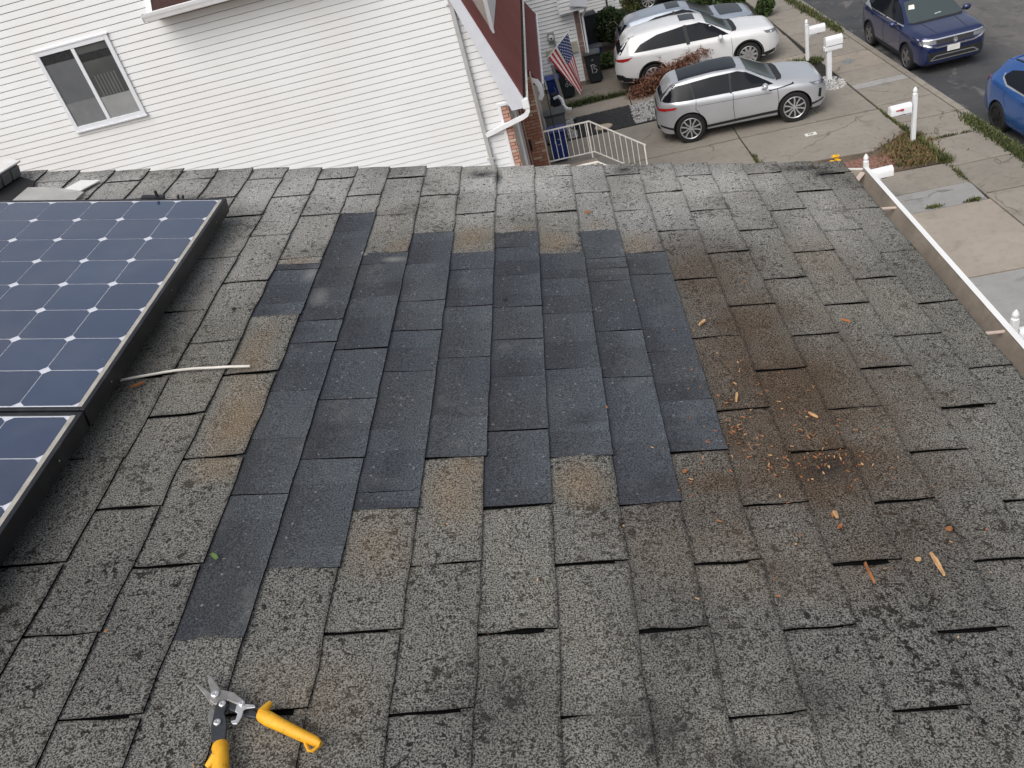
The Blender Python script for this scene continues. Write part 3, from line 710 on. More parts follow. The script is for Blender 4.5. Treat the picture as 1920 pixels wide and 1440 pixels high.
# street
k = NT('asphalt'); v = k.pos()
a = k.noise(v, 0.7, 4, 0.6); b = k.noise(k.map(v, (0, 0, 0), (0, 0, 0.1), (1.3, 0.6, 1)), 1.2, 5, 0.7, 0.5); g_ = k.noise(v, 60, 3, 0.7)
c = k.mix(k.ramp(a, 0.35, 0.65), (0.038, 0.041, 0.047), (0.062, 0.062, 0.064))
c = k.mix(k.ramp(b, 0.55, 0.63, 0, 0.7), c, (0.17, 0.16, 0.15))
lane = k.node('ShaderNodeSeparateXYZ'); k.link(v, lane.inputs[0])
c = k.mix(k.ramp(lane.outputs[0], 11.2, 12.6, 0, 0.65), c, k.mix(k.ramp(b, 0.42, 0.6), (0.165, 0.152, 0.14), (0.105, 0.10, 0.096)))
c = k.mix(k.ramp(g_, 0.58, 0.72, 0, 0.6), c, (0.17, 0.165, 0.16))
c = k.mix(k.ramp(k.noise(v, 2.3, 3, 0.7), 0.60, 0.64, 0, 0.4), c, (0.025, 0.025, 0.027))
k.set(c, 0.82); k.bump(g_, 0.4, 0.004); ASPH = k.m
bm = bmesh.new(); bm.faces.new([bm.verts.new((sx(x, y), y, -0.115)) for x, y in ((9.2, -120), (18.2, -120), (18.2, 200), (9.2, 200))])
tag(add('street', bm, ASPH), kind='structure')
bm = bmesh.new(); prism(bm, [(sx(18.2, -120), -120), (sx(24, -120), -120), (sx(24, 200), 200), (sx(18.2, 200), 200)], 'z', -0.15, 0.02)
tag(add('far_sidewalk', bm, CON_W), kind='structure')

# gravel strip beside the silver car, stones round the mailbox
BLKG = plain('black_gravel', (0.045, 0.045, 0.048), 0.8, var=0.5, scale=30)
WHTG = plain('white_gravel', (0.50, 0.50, 0.49), 0.8, var=0.6, scale=30)
BEDB = plain('gravel_bed_dark', (0.03, 0.03, 0.03), 0.95)
BEDW = plain('gravel_bed_pale', (0.09, 0.085, 0.08), 0.95, var=0.3, scale=20)
def gravel(name, poly, mat, bedmat, n, size, label, seed):
    r = random.Random(seed); xs = [p_[0] for p_ in poly]; ys = [p_[1] for p_ in poly]
    bm = bmesh.new(); prism(bm, poly, 'z', -0.14, -0.012)
    for f in bm.faces: f.material_index = 1
    def inside(x, y):
        c_ = False
        for (xa, ya), (xb, yb) in zip(poly, poly[1:] + poly[:1]):
            if (ya > y) != (yb > y) and x < (xb - xa) * (y - ya) / (yb - ya) + xa: c_ = not c_
        return c_
    m_ = 0
    while m_ < n:
        x, y = r.uniform(min(xs), max(xs)), r.uniform(min(ys), max(ys))
        if not inside(x, y): continue
        m_ += 1; sz = size * r.uniform(.6, 1.4); an = r.uniform(0, 6.3)
        q = [Vector((math.cos(an + i * 1.257) * sz * r.uniform(.7, 1.2), math.sin(an + i * 1.257) * sz * r.uniform(.7, 1.2), 0)) for i in range(5)]
        lo = [bm.verts.new((x + p_.x, y + p_.y, -0.014)) for p_ in q]; hi = [bm.verts.new((x + p_.x * .6, y + p_.y * .6, -0.014 + sz * r.uniform(.6, 1.0))) for p_ in q]
        bm.faces.new(hi)
        for i in range(5): bm.faces.new((lo[i], lo[(i + 1) % 5], hi[(i + 1) % 5], hi[i]))
    return tag(add(name, bm, [mat, bedmat]), label, 'gravel', kind='stuff')
gravel('black_gravel', rect(0.14, 1.84, 24.26, 26.0), BLKG, BEDB, 2200, 0.028, 'black gravel strip beside the silver car', 1)
gravel('white_gravel', rect(-0.95, 0.13, 24.26, 26.0), WHTG, BEDW, 900, 0.032, 'white gravel behind the recycling bin', 2)
gravel('white_gravel', rect(1.85, 6.2, 24.26, 26.0), WHTG, BEDW, 2500, 0.032, 'grey and white gravel behind the silver car', 3)
gravel('white_pebbles', [(7.0, 23.75), (7.05, 23.50), (7.3, 23.40), (7.55, 23.45), (7.72, 23.75), (7.72, 24.2), (7.5, 24.6), (7.1, 24.5)], WHTG, BEDB, 300, 0.036, 'white pebbles round the stocky mailbox post', 4)
EDGING = plain('black_edging', (0.012, 0.012, 0.012), 0.6)
tag(add('lawn_edging', B(-0.9, 7.0, 24.185, 24.245, -0.1, 0.03, bev=0.01), EDGING), 'black plastic edging along the gravel strip', 'edging')
STONE = plain('stepping_stone', (0.44, 0.37, 0.27), 0.85, var=0.2, scale=9)
bm = bmesh.new(); lathe(bm, [(0.17, -0.02), (0.19, 0.0), (0.185, 0.03), (0.16, 0.042)], 20, Matrix.Translation((0.93, 24.62, 0)) @ Matrix.Diagonal((1.45, 1.1, 1, 1)))
tag(add('stepping_stone', bm, STONE, smooth=40), 'oval tan stepping stone on the black gravel', 'stepping stone')
# utility cover and painted marker
COVER = plain('iron_cover', (0.24, 0.26, 0.25), 0.6, 0.2, var=0.3, scale=18)
bm = bmesh.new(); lathe(bm, [(0.19, -0.002), (0.19, 0.004), (0.165, 0.006), (0.16, 0.004), (0.15, 0.0045)], 24, Matrix.Translation((8.28, 25.36, 0)))
cv = add('utility_cover', bm, COVER); tag(cv, 'round grey utility cover set in the beige sidewalk slab', 'cover')
mk = empty('ground_marker', (5.92, 20.80, 0.0), (0, 0, rad(2)), label='white square marker with a dark symbol on the driveway slab', cat='marker')
PAINTW = plain('marker_white', (0.72, 0.72, 0.66), 0.7); PAINTK = plain('marker_black', (0.03, 0.03, 0.03), 0.7)
add('plate', B(-0.14, 0.14, -0.085, 0.085, 0.001, 0.005), PAINTW, mk)
bm = bmesh.new()
n_ = 20
ro = [bm.verts.new((0.075 * math.cos(6.283 * i / n_), 0.055 * math.sin(6.283 * i / n_), 0.0055)) for i in range(n_)]; ri = [bm.verts.new((0.05 * math.cos(6.283 * i / n_), 0.034 * math.sin(6.283 * i / n_), 0.0055)) for i in range(n_)]
for i in range(n_ - 3): bm.faces.new((ro[i], ro[i + 1], ri[i + 1], ri[i]))
box(bm, -0.005, 0.085, -0.006, 0.012, 0.0051, 0.0056)
add('symbol', bm, PAINTK, mk)

# planting bed by the first mailbox: earth, brick pavers, dry grass
bm = bmesh.new(); prism(bm, [(2.5, 18.98), (4.4, 19.28), (5.0, 19.28), (6.9, 19.06), (7.85, 19.68), (8.02, 19.3), (8.0, 17.80), (6.4, 17.84), (2.5, 17.84)], 'z', -0.14, -0.015)
tag(add('planting_bed', bm, EARTH), kind='structure')
k = NT('paver_brick'); v = k.pos()
c = k.mix(k.ramp(k.noise(v, 12, 4, 0.7), 0.3, 0.7), (0.17, 0.085, 0.06), (0.25, 0.135, 0.10))
c = k.mix(k.math('MULTIPLY', k.rnd(), 0.5), c, (0.17, 0.08, 0.065)); c = k.mix(k.ramp(k.noise(v, 30, 3), .6, .75, 0, .5), c, (0.40, 0.33, 0.28))
PAVER = k.set(c, 0.9)
pv = empty('paver_strip', (0, 0, 0), label='strip of reddish brick pavers in the planting bed', cat='pavers')
bm = B(-0.10, 0.10, -0.048, 0.048, -0.06, 0.02, bev=0.006); pav = bpy.data.meshes.new('paver'); bm.to_mesh(pav); bm.free(); pav.materials.append(PAVER)
r = random.Random(5)
for row in range(6):
    for q in range(8):
        o = add('paver', pav, None, pv, (5.72 + q * 0.212 + (row % 2) * 0.10 + 0.012 * row, 18.22 + row * 0.104 + r.uniform(-.004, .004) - q * 0.006, r.uniform(-.004, .004)), (r.uniform(-.02, .02), r.uniform(-.02, .02), r.uniform(-.03, .02) - 0.03))

# grass and weeds
def grass(name, spots, n, h, cols, label, seed, cat='grass', w=0.012):
    r = random.Random(seed); bm = bmesh.new()
    for _ in range(n):
        (x, y, rx, ry, z0) = r.choice(spots)
        px_, py_ = r.gauss(x, rx), r.gauss(y, ry); a = r.uniform(0, 6.283); hh = h * r.uniform(.4, 1.25); lean = hh * r.uniform(.2, 1.0)
        d = Vector((math.cos(a), math.sin(a), 0)); s_ = Vector((-d.y, d.x, 0)) * w * r.uniform(.6, 1.3)
        p0 = Vector((px_, py_, z0)); p1_ = p0 + d * lean * .35 + Vector((0, 0, hh * .65)); p2_ = p0 + d * lean + Vector((0, 0, hh))
        va, vb, vc, vd, ve = [bm.verts.new(q) for q in (p0 - s_, p0 + s_, p1_ + s_ * .8, p1_ - s_ * .8, p2_)]
        f1 = bm.faces.new((va, vb, vc, vd)); f2 = bm.faces.new((vd, vc, ve)); mi = r.choices(range(len(cols)), [c_[1] for c_ in cols])[0]
        f1.material_index = mi; f2.material_index = mi
    return tag(add(name, bm, [c_[0] for c_ in cols]), label, cat, kind='stuff')
GR1 = plain('grass_green', (0.075, 0.10, 0.022), 0.8, var=0.4, scale=4); GR2 = plain('grass_olive', (0.13, 0.12, 0.04), 0.8, var=0.3, scale=4)
GR3 = plain('grass_dry', (0.19, 0.115, 0.055), 0.85, var=0.3, scale=4); GR4 = plain('weed_dark', (0.035, 0.055, 0.018), 0.8, var=0.4, scale=4)
grass('dry_grass', [(7.55, 18.95, .28, .26, 0), (7.35, 18.55, .25, .25, 0), (7.7, 18.35, .2, .25, 0), (7.8, 19.2, .12, .18, 0), (7.45, 18.1, .25, .13, 0)], 3600, 0.09, [(GR3, 5), (GR2, 3), (GR1, 1), (GR4, 1)], 'tuft of dry brown and green grass round the white mailbox post', 21)
grass('green_weeds', [(7.93, 18.75, .05, .3, 0), (7.9, 19.3, .05, .2, 0), (7.95, 18.1, .05, .15, 0), (7.97, 17.75, .06, .06, 0)], 900, 0.13, [(GR1, 5), (GR2, 3)], 'green weeds along the sidewalk edge of the planting bed', 22)
vsp = [(sx(9.09, y) + 0.0, y, .07, .22, 0) for y in (16.2, 16.6, 17.0, 17.3, 17.7, 18.0, 18.4, 18.8, 19.2, 19.5)]
grass('kerb_weeds', vsp, 3600, 0.10, [(GR4, 4), (GR1, 5), (GR2, 2)], 'weeds growing between sidewalk and kerb by the bright blue car', 23)
vsp = [(sx(9.0, y) - (32 - y) * -0.03, y, .08, .3, 0) for y in (28.6, 29.3, 30.0, 30.7, 31.4, 32.1, 33)]
grass('kerb_weeds', vsp, 2200, 0.10, [(GR4, 3), (GR1, 5), (GR2, 4)], 'weeds along the kerb beyond the far mailboxes', 24)
jo = [(4.36, 19.9, .03, .25, 0), (4.40, 19.5, .05, .15, 0), (7.84, 20.4, .015, .3, 0), (7.80, 21.0, .012, .2, 0), (7.9, 19.95, .03, .1, 0), (8.6, 18.98, .3, .015, 0), (7.98, 17.1, .03, .2, 0), (7.0, 15.85, .08, .03, 0), (7.75, 15.8, .08, .03, 0)]
grass('joint_weeds', jo, 1300, 0.06, [(GR1, 4), (GR2, 4), (GR4, 2)], 'small weeds growing in the driveway joints', 25)
grass('post_weeds', [(7.2, 26.1, .22, .12, 0), (7.45, 26.0, .15, .1, 0), (6.85, 26.2, .2, .1, 0)], 1000, 0.12, [(GR4, 4), (GR1, 4), (GR2, 3)], 'weeds at the foot of the slender far mailbox post', 26)
grass('path_weeds', [(0.25, 27.1, .25, .08, 0), (0.75, 27.15, .2, .08, 0), (1.4, 27.05, .4, .03, 0)], 1100, 0.16, [(GR4, 4), (GR1, 5)], 'low green weeds beside the garden path', 27)

# ------------------------------------------------------------------ shrubs
def bush(name, loc, rad3, n, leaf, mats, label, seed, cat='shrub', droop=0.0, stems=7, shell=0.55, lump=0.22):
    r = random.Random(seed); e = empty(name, loc, label=label, cat=cat, group='shrubs in the front yards'); bm = bmesh.new()
    lumps = [(Vector((r.gauss(0, 1), r.gauss(0, 1), r.gauss(0, .8))).normalized(), r.uniform(.5, 1)) for _ in range(14)]
    for _ in range(n):
        d = Vector((r.gauss(0, 1), r.gauss(0, 1), r.gauss(0, 1))).normalized()
        rr_ = r.uniform(shell, 1.0) ** 0.6
        bump_ = 1 - lump + lump * max(max(0, d.dot(l_)) ** 6 * w_ for l_, w_ in lumps) * 2.0
        p_ = Vector((d.x * rad3[0], d.y * rad3[1], d.z * rad3[2])) * rr_ * bump_
        p_.z += rad3[2]; p_.z -= droop * (p_.x / rad3[0]) ** 2
        if p_.z < 0.02: continue
        L = leaf * r.uniform(.6, 1.4); ax = (d + Vector((r.uniform(-.9, .9), r.uniform(-.9, .9), r.uniform(-.5, .9)))).normalized()
        sd = ax.cross(Vector((r.uniform(-1, 1), r.uniform(-1, 1), r.uniform(-1, 1)))).normalized() * L * .35
        q = [bm.verts.new(x) for x in (p_ - ax * L * .5, p_ + sd, p_ + ax * L * .6, p_ - sd)]
        f = bm.faces.new(q); f.material_index = r.randrange(len(mats))
    add('foliage', bm, mats, e)
    bm = bmesh.new()
    for _ in range(stems):
        a = r.uniform(0, 6.283); q = Vector((math.cos(a) * rad3[0] * .6, math.sin(a) * rad3[1] * .6, rad3[2] * 1.3))
        tube(bm, [(0, 0, 0), q * .5 + Vector((0, 0, .05)), q], [.022, .015, .006], 5)
    o = add('stems', bm, plain(name + '_bark', (0.07, 0.045, 0.03), 0.9), e)
    return e
SH1 = plain('leaf_dark', (0.028, 0.052, 0.014), 0.6, var=0.4, scale=3); SH2 = plain('leaf_mid', (0.05, 0.085, 0.022), 0.6, var=0.4, scale=3); SH3 = plain('leaf_light', (0.085, 0.13, 0.035), 0.6, var=0.3, scale=3)
bush('round_shrub', (1.95, 33.3, 0), (0.82, 0.8, 0.62), 5200, 0.10, [SH1, SH1, SH2], 'dense round dark green shrub beside the black bins', 31)
bush('low_shrub', (1.55, 30.4, 0), (0.32, 0.5, 0.24), 1100, 0.10, [SH1, SH2, SH3], 'low leafy plants beside the numbered bin', 32)
bush('low_shrub', (2.3, 30.9, 0), (0.36, 0.42, 0.30), 1200, 0.10, [SH1, SH2, GR2], 'low green plants tucked behind the white car', 33)
bush('corner_shrub', (3.3, 37.0, 0), (0.5, 0.5, 0.36), 1000, 0.11, [SH2, GR2], 'small pale shrub at the corner of the farthest house', 34)
bush('hedge_shrub', (5.4, 33.6, 0), (0.9, 0.5, 0.38), 2600, 0.11, [SH1, SH2, SH3], 'green hedge beyond the grey car hood', 35)
bush('hedge_shrub', (6.5, 33.3, 0), (0.5, 0.45, 0.36), 1500, 0.11, [SH1, SH2, SH3], 'end of the green hedge left of the white post', 36)
bush('post_shrub', (7.45, 31.9, 0), (0.33, 0.36, 0.34), 1300, 0.10, [SH1, SH2, SH3], 'small green shrub right of the white post', 37)
MP1 = plain('maple_red', (0.20, 0.075, 0.045), 0.7, var=0.35, scale=3); MP2 = plain('maple_brown', (0.28, 0.125, 0.07), 0.7, var=0.3, scale=3); MP3 = plain('maple_dark', (0.06, 0.03, 0.018), 0.8)
e = empty('weeping_maple', (3.2, 26.7, 0), label='weeping red brown laceleaf maple between the white and silver cars', cat='shrub')
r = random.Random(38); bm = bmesh.new(); bs_ = bmesh.new()
for (cx, cy, cz, ax_, ay_, az_, n_) in ((-.95, -.10, .16, .30, .26, .20, 900), (-.60, -.05, .28, .38, .30, .26, 1500), (-.15, .0, .45, .40, .30, .26, 1500), (.30, .05, .62, .40, .28, .22, 1000), (.75, .1, .78, .36, .25, .18, 520), (1.1, .1, .90, .3, .2, .13, 200)):
    tube(bs_, [(0, 0, -.02), (cx * .4, cy * .4, .15 + cz * .5), (cx, cy, cz)], [.03, .018, .006], 5)
    for _ in range(n_):
        d = Vector((r.gauss(0, .55), r.gauss(0, .55), r.gauss(0, .5))); p_ = Vector((cx + d.x * ax_, cy + d.y * ay_, cz + d.z * az_ - .10 * abs(d.x)))
        if p_.z < .01: p_.z = r.uniform(.01, .06)
        L = r.uniform(.05, .13); dr_ = Vector((r.uniform(-1, 1), r.uniform(-1, 1), r.uniform(-1.1, .25))).normalized(); sd = dr_.cross(Vector((r.uniform(-1, 1), r.uniform(-1, 1), 1))).normalized() * L * .16
        f = bm.faces.new([bm.verts.new(q) for q in (p_, p_ + dr_ * L * .5 + sd, p_ + dr_ * L, p_ + dr_ * L * .5 - sd)]); f.material_index = r.randrange(4)
add('foliage', bm, [MP1, MP2, MP2, MP3], e); add('branches', bs_, MP3, e)

# ------------------------------------------------------------------ neighbour's house
k = NT('vinyl_siding'); v = k.pos()
c = k.mix(k.ramp(k.noise(v, 0.45, 3, 0.6), 0.35, 0.7), (0.785, 0.81, 0.825), (0.74, 0.74, 0.735))
c = k.mix(k.ramp(k.noise(k.map(v, (0, 0, 0), (0, 0, 0), (1.2, 1, 9)), 1.0, 3, 0.6), 0.55, 0.8, 0, 0.25), c, (0.62, 0.61, 0.58))
SIDING = k.set(c, 0.5)
TRIM = plain('white_trim', (0.80, 0.81, 0.83), 0.45, var=0.05)
LAV = plain('fascia_metal', (0.62, 0.645, 0.70), 0.4, var=0.05)
GREYP = plain('downspout_grey', (0.44, 0.44, 0.44), 0.45, var=0.08)
k = NT('red_roof'); v = k.pos()
c = k.mix(k.ramp(k.noise(v, 1.2, 4, 0.65), 0.3, 0.7), (0.22, 0.058, 0.048), (0.28, 0.085, 0.070))
c = k.mix(k.ramp(k.noise(v, 45, 3, 0.7), 0.4, 0.7, 0, 0.5), c, (0.14, 0.04, 0.034))
RED = k.set(c, 0.9)
def brickmat(name, c1, c2, c3):
    k = NT(name); v = k.pos(); c = k.mix(k.rnd(), c1, c2)
    c = k.mix(k.math('GREATER_THAN', k.math('FRACT', k.math('MULTIPLY', k.rnd(), 17.3)), 0.86), c, c3)
    c = k.mix(k.ramp(k.noise(v, 50, 3, 0.7), 0.35, 0.7, 0, 0.4), c, tuple(x * 0.6 for x in c1)); return k.set(c, 0.9)
BRK = brickmat('brick_red', (0.30, 0.135, 0.09), (0.42, 0.22, 0.15), (0.52, 0.38, 0.27))
BRKP = brickmat('brick_pink', (0.45, 0.24, 0.18), (0.52, 0.30, 0.23), (0.56, 0.42, 0.34))
MORT = plain('mortar', (0.10, 0.085, 0.075), 0.95, var=0.2, scale=30)
YW = 15.6
n1 = empty('neighbour_house', (0, 0, 0), label='white sided neighbouring house with red roof beside the driveway', cat='house')
# body behind the boards
add('wall_core', B(-14.0, -1.20, YW + 0.016, 26.0, 0, 4.15), MORT, n1)
bm = bmesh.new(); prism(bm, [(-14, 4.16), (-1.20, 4.16), (-2.55, 8.65), (-14, 8.65)], 'y', YW + 0.016, 26.0); add('wall_core', bm, MORT, n1)
CRS = 0.1206; WX0, WX1, WZ0, WZ1 = -9.07, -7.61, 5.54, 7.0
def board_me(x0, x1, z0, xt1=None):
    """one clapboard: leans out at its lower edge"""
    xt1 = x1 if xt1 is None else xt1; bm = bmesh.new(); z1 = z0 + CRS
    pts = lambda x, xt: [(x, YW + 0.016, z0 + 0.004), (x, YW - 0.009, z0 + 0.004), (x, YW - 0.011, z0 + 0.012), (xt, YW - 0.004, z1 - 0.010), (xt, YW + 0.002, z1 - 0.005), (xt, YW + 0.016, z1 - 0.004)]
    a = [bm.verts.new(p) for p in pts(x0, x0)]; b = [bm.verts.new(p) for p in pts(x1, xt1)]
    for i in range(6): bm.faces.new((a[i], a[(i + 1) % 6], b[(i + 1) % 6], b[i]))
    bm.faces.new(a[::-1]); bm.faces.new(b); bmesh.ops.recalc_face_normals(bm, faces=bm.faces[:]); return bm
def rx(z): return -0.80 - (z - 4.04) * 0.290        # under the raking board
z = 0.0; i = 0
while z < 8.6:
    z1 = z + CRS
    xr, xt = (-1.172, -1.172) if z1 < 4.20 else (rx(z), rx(z1))
    if z1 > WZ0 + 0.03 and z < WZ1 - 0.03:
        add('siding_board', board_me(-14, WX0 + 0.02, z), SIDING, n1); add('siding_board', board_me(WX1 - 0.02, xr, z, xt), SIDING, n1)
    else: add('siding_board', board_me(-14, xr, z, xt), SIDING, n1)
    z = z1
# sliding window
GLASS = NT('window_glass'); v = GLASS.pos(); GLASS.set(GLASS.mix(GLASS.ramp(GLASS.noise(v, 1.4, 2), .4, .6), (0.055, 0.06, 0.062), (0.085, 0.09, 0.09)), 0.05, spec=0.6); GLASS = GLASS.m
SCREEN = plain('insect_screen', (0.105, 0.112, 0.12), 0.55, var=0.15, scale=2)
WFR = plain('window_frame', (0.70, 0.725, 0.76), 0.4, var=0.04)
win = add('window', B(WX0, WX1, YW - 0.005, YW + 0.015, WZ0, WZ1), MORT, n1)
def fr(nm, x0, x1, z0, z1, y0, y1, mat=WFR): return add(nm, B(x0, x1, y0, y1, z0, z1, bev=0.004), mat, win)
fr('window_casing', WX0, WX0 + 0.078, WZ0, WZ1, YW - 0.045, YW - 0.006); fr('window_casing', WX1 - 0.078, WX1, WZ0, WZ1, YW - 0.045, YW - 0.006)
fr('window_casing', WX0 + 0.079, WX1 - 0.079, WZ1 - 0.078, WZ1, YW - 0.045, YW - 0.006); fr('window_casing', WX0 + 0.079, WX1 - 0.079, WZ0, WZ0 + 0.078, YW - 0.045, YW - 0.006)
mx = (WX0 + WX1) / 2
fr('mullion', mx - 0.035, mx + 0.035, WZ0 + 0.079, WZ1 - 0.079, YW - 0.04, YW - 0.006)
fr('sill', WX0 - 0.02, WX1 + 0.02, WZ0 - 0.03, WZ0 - 0.001, YW - 0.07, YW - 0.012); fr('drip_cap', WX0 - 0.02, WX1 + 0.02, WZ1 + 0.001, WZ1 + 0.03, YW - 0.055, YW - 0.012)
fr('pane', WX0 + 0.079, mx - 0.036, WZ0 + 0.079, WZ1 - 0.079, YW - 0.022, YW - 0.008, SCREEN); fr('pane', mx + 0.036, WX1 - 0.079, WZ0 + 0.079, WZ1 - 0.079, YW - 0.018, YW - 0.008, GLASS)
BLIND = plain('window_blind', (0.26, 0.27, 0.27), 0.7, var=0.06)
DKG = plain('dark_room', (0.022, 0.024, 0.027), 0.3, var=0.1); CURT = plain('curtain', (0.26, 0.27, 0.27), 0.8, var=0.12, scale=3)
fr('blind', WX0 + 0.080, mx - 0.037, WZ0 + 0.079, WZ0 + 0.50, YW - 0.0245, YW - 0.0222, plain('curtain_screened', (0.16, 0.168, 0.175), 0.7)); fr('room_shadow', WX0 + 0.080, mx - 0.037, WZ1 - 0.24, WZ1 - 0.080, YW - 0.0245, YW - 0.0222, DKG)
fr('blind', mx + 0.037, WX1 - 0.080, WZ0 + 0.079, WZ0 + 0.47, YW - 0.0225, YW - 0.0185, CURT); fr('room_shadow', mx + 0.037, WX1 - 0.080, WZ1 - 0.34, WZ1 - 0.20, YW - 0.0225, YW - 0.0185, DKG)
for q in range(7): fr('slat', mx + 0.12 + q * 0.065, mx + 0.15 + q * 0.065, WZ0 + 0.48, WZ0 + 0.86, YW - 0.0215, YW - 0.0185, plain('slat_grey', (0.12, 0.125, 0.125), 0.6) if q == 0 else bpy.data.materials['slat_grey'])
# corner trim, brick return, front wall
add('corner_trim', B(-1.170, -1.112, YW - 0.03, YW + 0.05, 0, 4.135, bev=0.004), TRIM, n1)
add('corner_trim', B(-1.170, -0.84, YW - 0.028, YW + 0.02, 4.138, 4.19, bev=0.004), TRIM, n1)
def bricks(parent, x0, x1, y, z0, z1, mat, L=0.203, H=0.057, joint=0.013, depth=0.07, start=0, back=None):
    bm = B(0, L, -0.016, depth, 0, H, bev=0.004); full = bpy.data.meshes.new('brick'); bm.to_mesh(full); bm.free(); full.materials.append(mat)
    cache = {}; row = start; z_ = z0
    add('mortar_bed', B(x0 + 0.003, x1 - 0.003, y, y + 0.09, 0, z1), MORT, parent)
    while z_ + H < z1:
        x = x0 - (0.1065 if row % 2 else 0)
        while x < x1 - 0.02:
            a, b = max(x, x0), min(x + L, x1)
            if b - a > 0.02:
                key = round(b - a, 3)
                if key == round(L, 3): me = full
                elif key in cache: me = cache[key]
                else:
                    bm = B(0, b - a, -0.016, depth, 0, H, bev=0.004); me = bpy.data.meshes.new('brick'); bm.to_mesh(me); bm.free(); me.materials.append(mat); cache[key] = me
                add('brick', me, None, parent, (a, y, z_))
            x += L + joint
        z_ += H + joint; row += 1
bricks(n1, -1.108, -0.975, YW - 0.012, 2.30, 4.12, BRKP)
add('front_wall', B(-1.19, -0.98, YW + 0.09, 18.0, 0, 4.1), plain('front_wall_beige', (0.50, 0.44, 0.38), 0.7, var=0.15, scale=3), n1)
# side wall of the porch, brick, facing us
bricks(n1, -1.00, -0.575, 18.0, 1.55, 3.86, BRK)
add('wall_cap', B(-0.574, -0.555, 17.985, 18.20, 0, 3.9), plain('edge_mortar', (0.62, 0.52, 0.44), 0.8), n1)
bm = bmesh.new(); tube(bm, [(-0.93, 17.97, 3.9), (-0.93, 17.965, 0)], 0.007, 6); add('cable', bm, plain('wire_pink', (0.62, 0.50, 0.43), 0.6), n1)
bm = bmesh.new(); tube(bm, [(-0.96, 16.55, 3.95), (-0.95, 16.55, 0)], 0.035, 8); add('downpipe', bm, TRIM, n1)
bm = bmesh.new(); tube(bm, [(-0.95, 17.1, 3.95), (-0.95, 17.1, 0)], 0.03, 8); add('downpipe', bm, GREYP, n1)
add('light_box', B(-0.90, -0.86, 17.93, 17.985, 2.28, 2.52, bev=0.01), BLACKR, n1)
# steep red roof with its raking board and gutter
ex, ez = -0.655, 4.26
tx, tz = ex - 0.36 * 4.4, ez + 4.4
bm = bmesh.new(); prism(bm, [(ex, ez), (tx, tz), (tx - 0.09, tz), (ex - 0.09, ez)], 'y', YW - 0.10, 26.0)
rf = add('roof', bm, RED, n1)
bm = bmesh.new(); prism(bm, [(-0.66, 4.22), (-0.70, 4.04), (-0.915, 4.04), (-2.09, 8.1), (-2.05, 8.1)], 'y', YW - 0.125, YW - 0.101); add('raking_board', bm, LAV, n1)
GP = [(0, 0.02), (0, 0.12), (0.012, 0.12), (0.012, 0.03), (0.085, 0.03), (0.105, 0.07), (0.105, 0.105), (0.13, 0.118), (0.13, 0.128), (0.09, 0.128), (0.097, 0.116), (0.092, 0.07), (0.078, 0.02)]
bm = bmesh.new(); prism(bm, [(-0.70 + a, 4.07 + b) for a, b in GP], 'y', YW - 0.03, 26.0)
gt = add('gutter', bm, [plain('old_gutter', (0.66, 0.64, 0.60), 0.5, var=0.25, scale=6)], n1)
add('gutter_leaves', B(-0.685, -0.617, YW, 26.0, 4.101, 4.125), plain('gutter_muck', (0.09, 0.085, 0.075), 0.95, var=0.5, scale=8), gt)
add('gutter_outlet', B(-0.70, -0.575, YW - 0.13, YW - 0.031, 4.01, 4.20, bev=0.015), TRIM, gt)
bm = bmesh.new(); prof = [(-0.04, -0.03), (0.04, -0.03), (0.04, 0.03), (-0.04, 0.03)]
sweep(bm, [(-0.62, YW - 0.09, 4.06), (-0.63, YW - 0.09, 3.96), (-0.68, YW - 0.085, 3.89), (-0.76, YW - 0.08, 3.86), (-1.50, YW - 0.07, 3.68)], prof, (0, 1, 0))
add('leader', bm, TRIM, n1, smooth=40)
bm = bmesh.new(); box(bm, -1.565, -1.487, YW - 0.085, YW - 0.018, 0.1, 8.2, bev=0.008); add('downspout', bm, GREYP, n1)
for zz in (6.05, 3.2): add('pipe_strap', B(-1.60, -1.45, YW - 0.09, YW - 0.016, zz, zz + 0.03), GREYP, n1)
# dormer
dm = bmesh.new(); prism(dm, [(-0.99, 5.28), (-0.99, 7.4), (-1.85, 7.4), (-1.08, 5.34)], 'y', 16.5, 19.2)
dr = add('dormer', dm, plain('dormer_cheek', (0.55, 0.52, 0.47), 0.6, var=0.08), n1)
for q in range(17): add('siding_board', B(-0.991, -0.975, 16.46, 19.25, 5.28 + q * 0.121, 5.393 + q * 0.121), SIDING, dr)
add('corner_trim', B(-1.04, -0.968, 16.455, 16.50, 5.22, 7.4), TRIM, dr)
# small projecting roof at the top left
SOF = plain('soffit_tan', (0.50, 0.44, 0.36), 0.6, var=0.08)
add('soffit', B(-6.62, -3.0, YW - 0.42, YW - 0.012, 7.06, 7.09), SOF, n1)
bm = bmesh.new(); prism(bm, [(YW - 0.40, 7.13), (YW - 0.30, 7.13), (YW + 0.3, 7.75), (YW + 0.3, 7.85)], 'x', -6.50, -3.0); add('porch_roof', bm, plain('dark_red_roof', (0.045, 0.018, 0.016), 0.9, var=0.3, scale=14), n1)
bm = bmesh.new(); prism(bm, [(YW - 0.36 - a, 7.07 + b) for a, b in [(0, 0), (0, 0.13), (0.012, 0.13), (0.012, 0.05), (0.10, 0.06), (0.118, 0.10), (0.13, 0.13), (0.14, 0.13), (0.13, 0.085), (0.115, 0.05), (0.10, 0.0)]], 'x', -6.66, -3.0)
g_t = add('gutter', bm, TRIM, n1)
add('end_cap', B(-6.668, -6.661, YW - 0.49, YW - 0.36, 7.07, 7.20), TRIM, g_t)
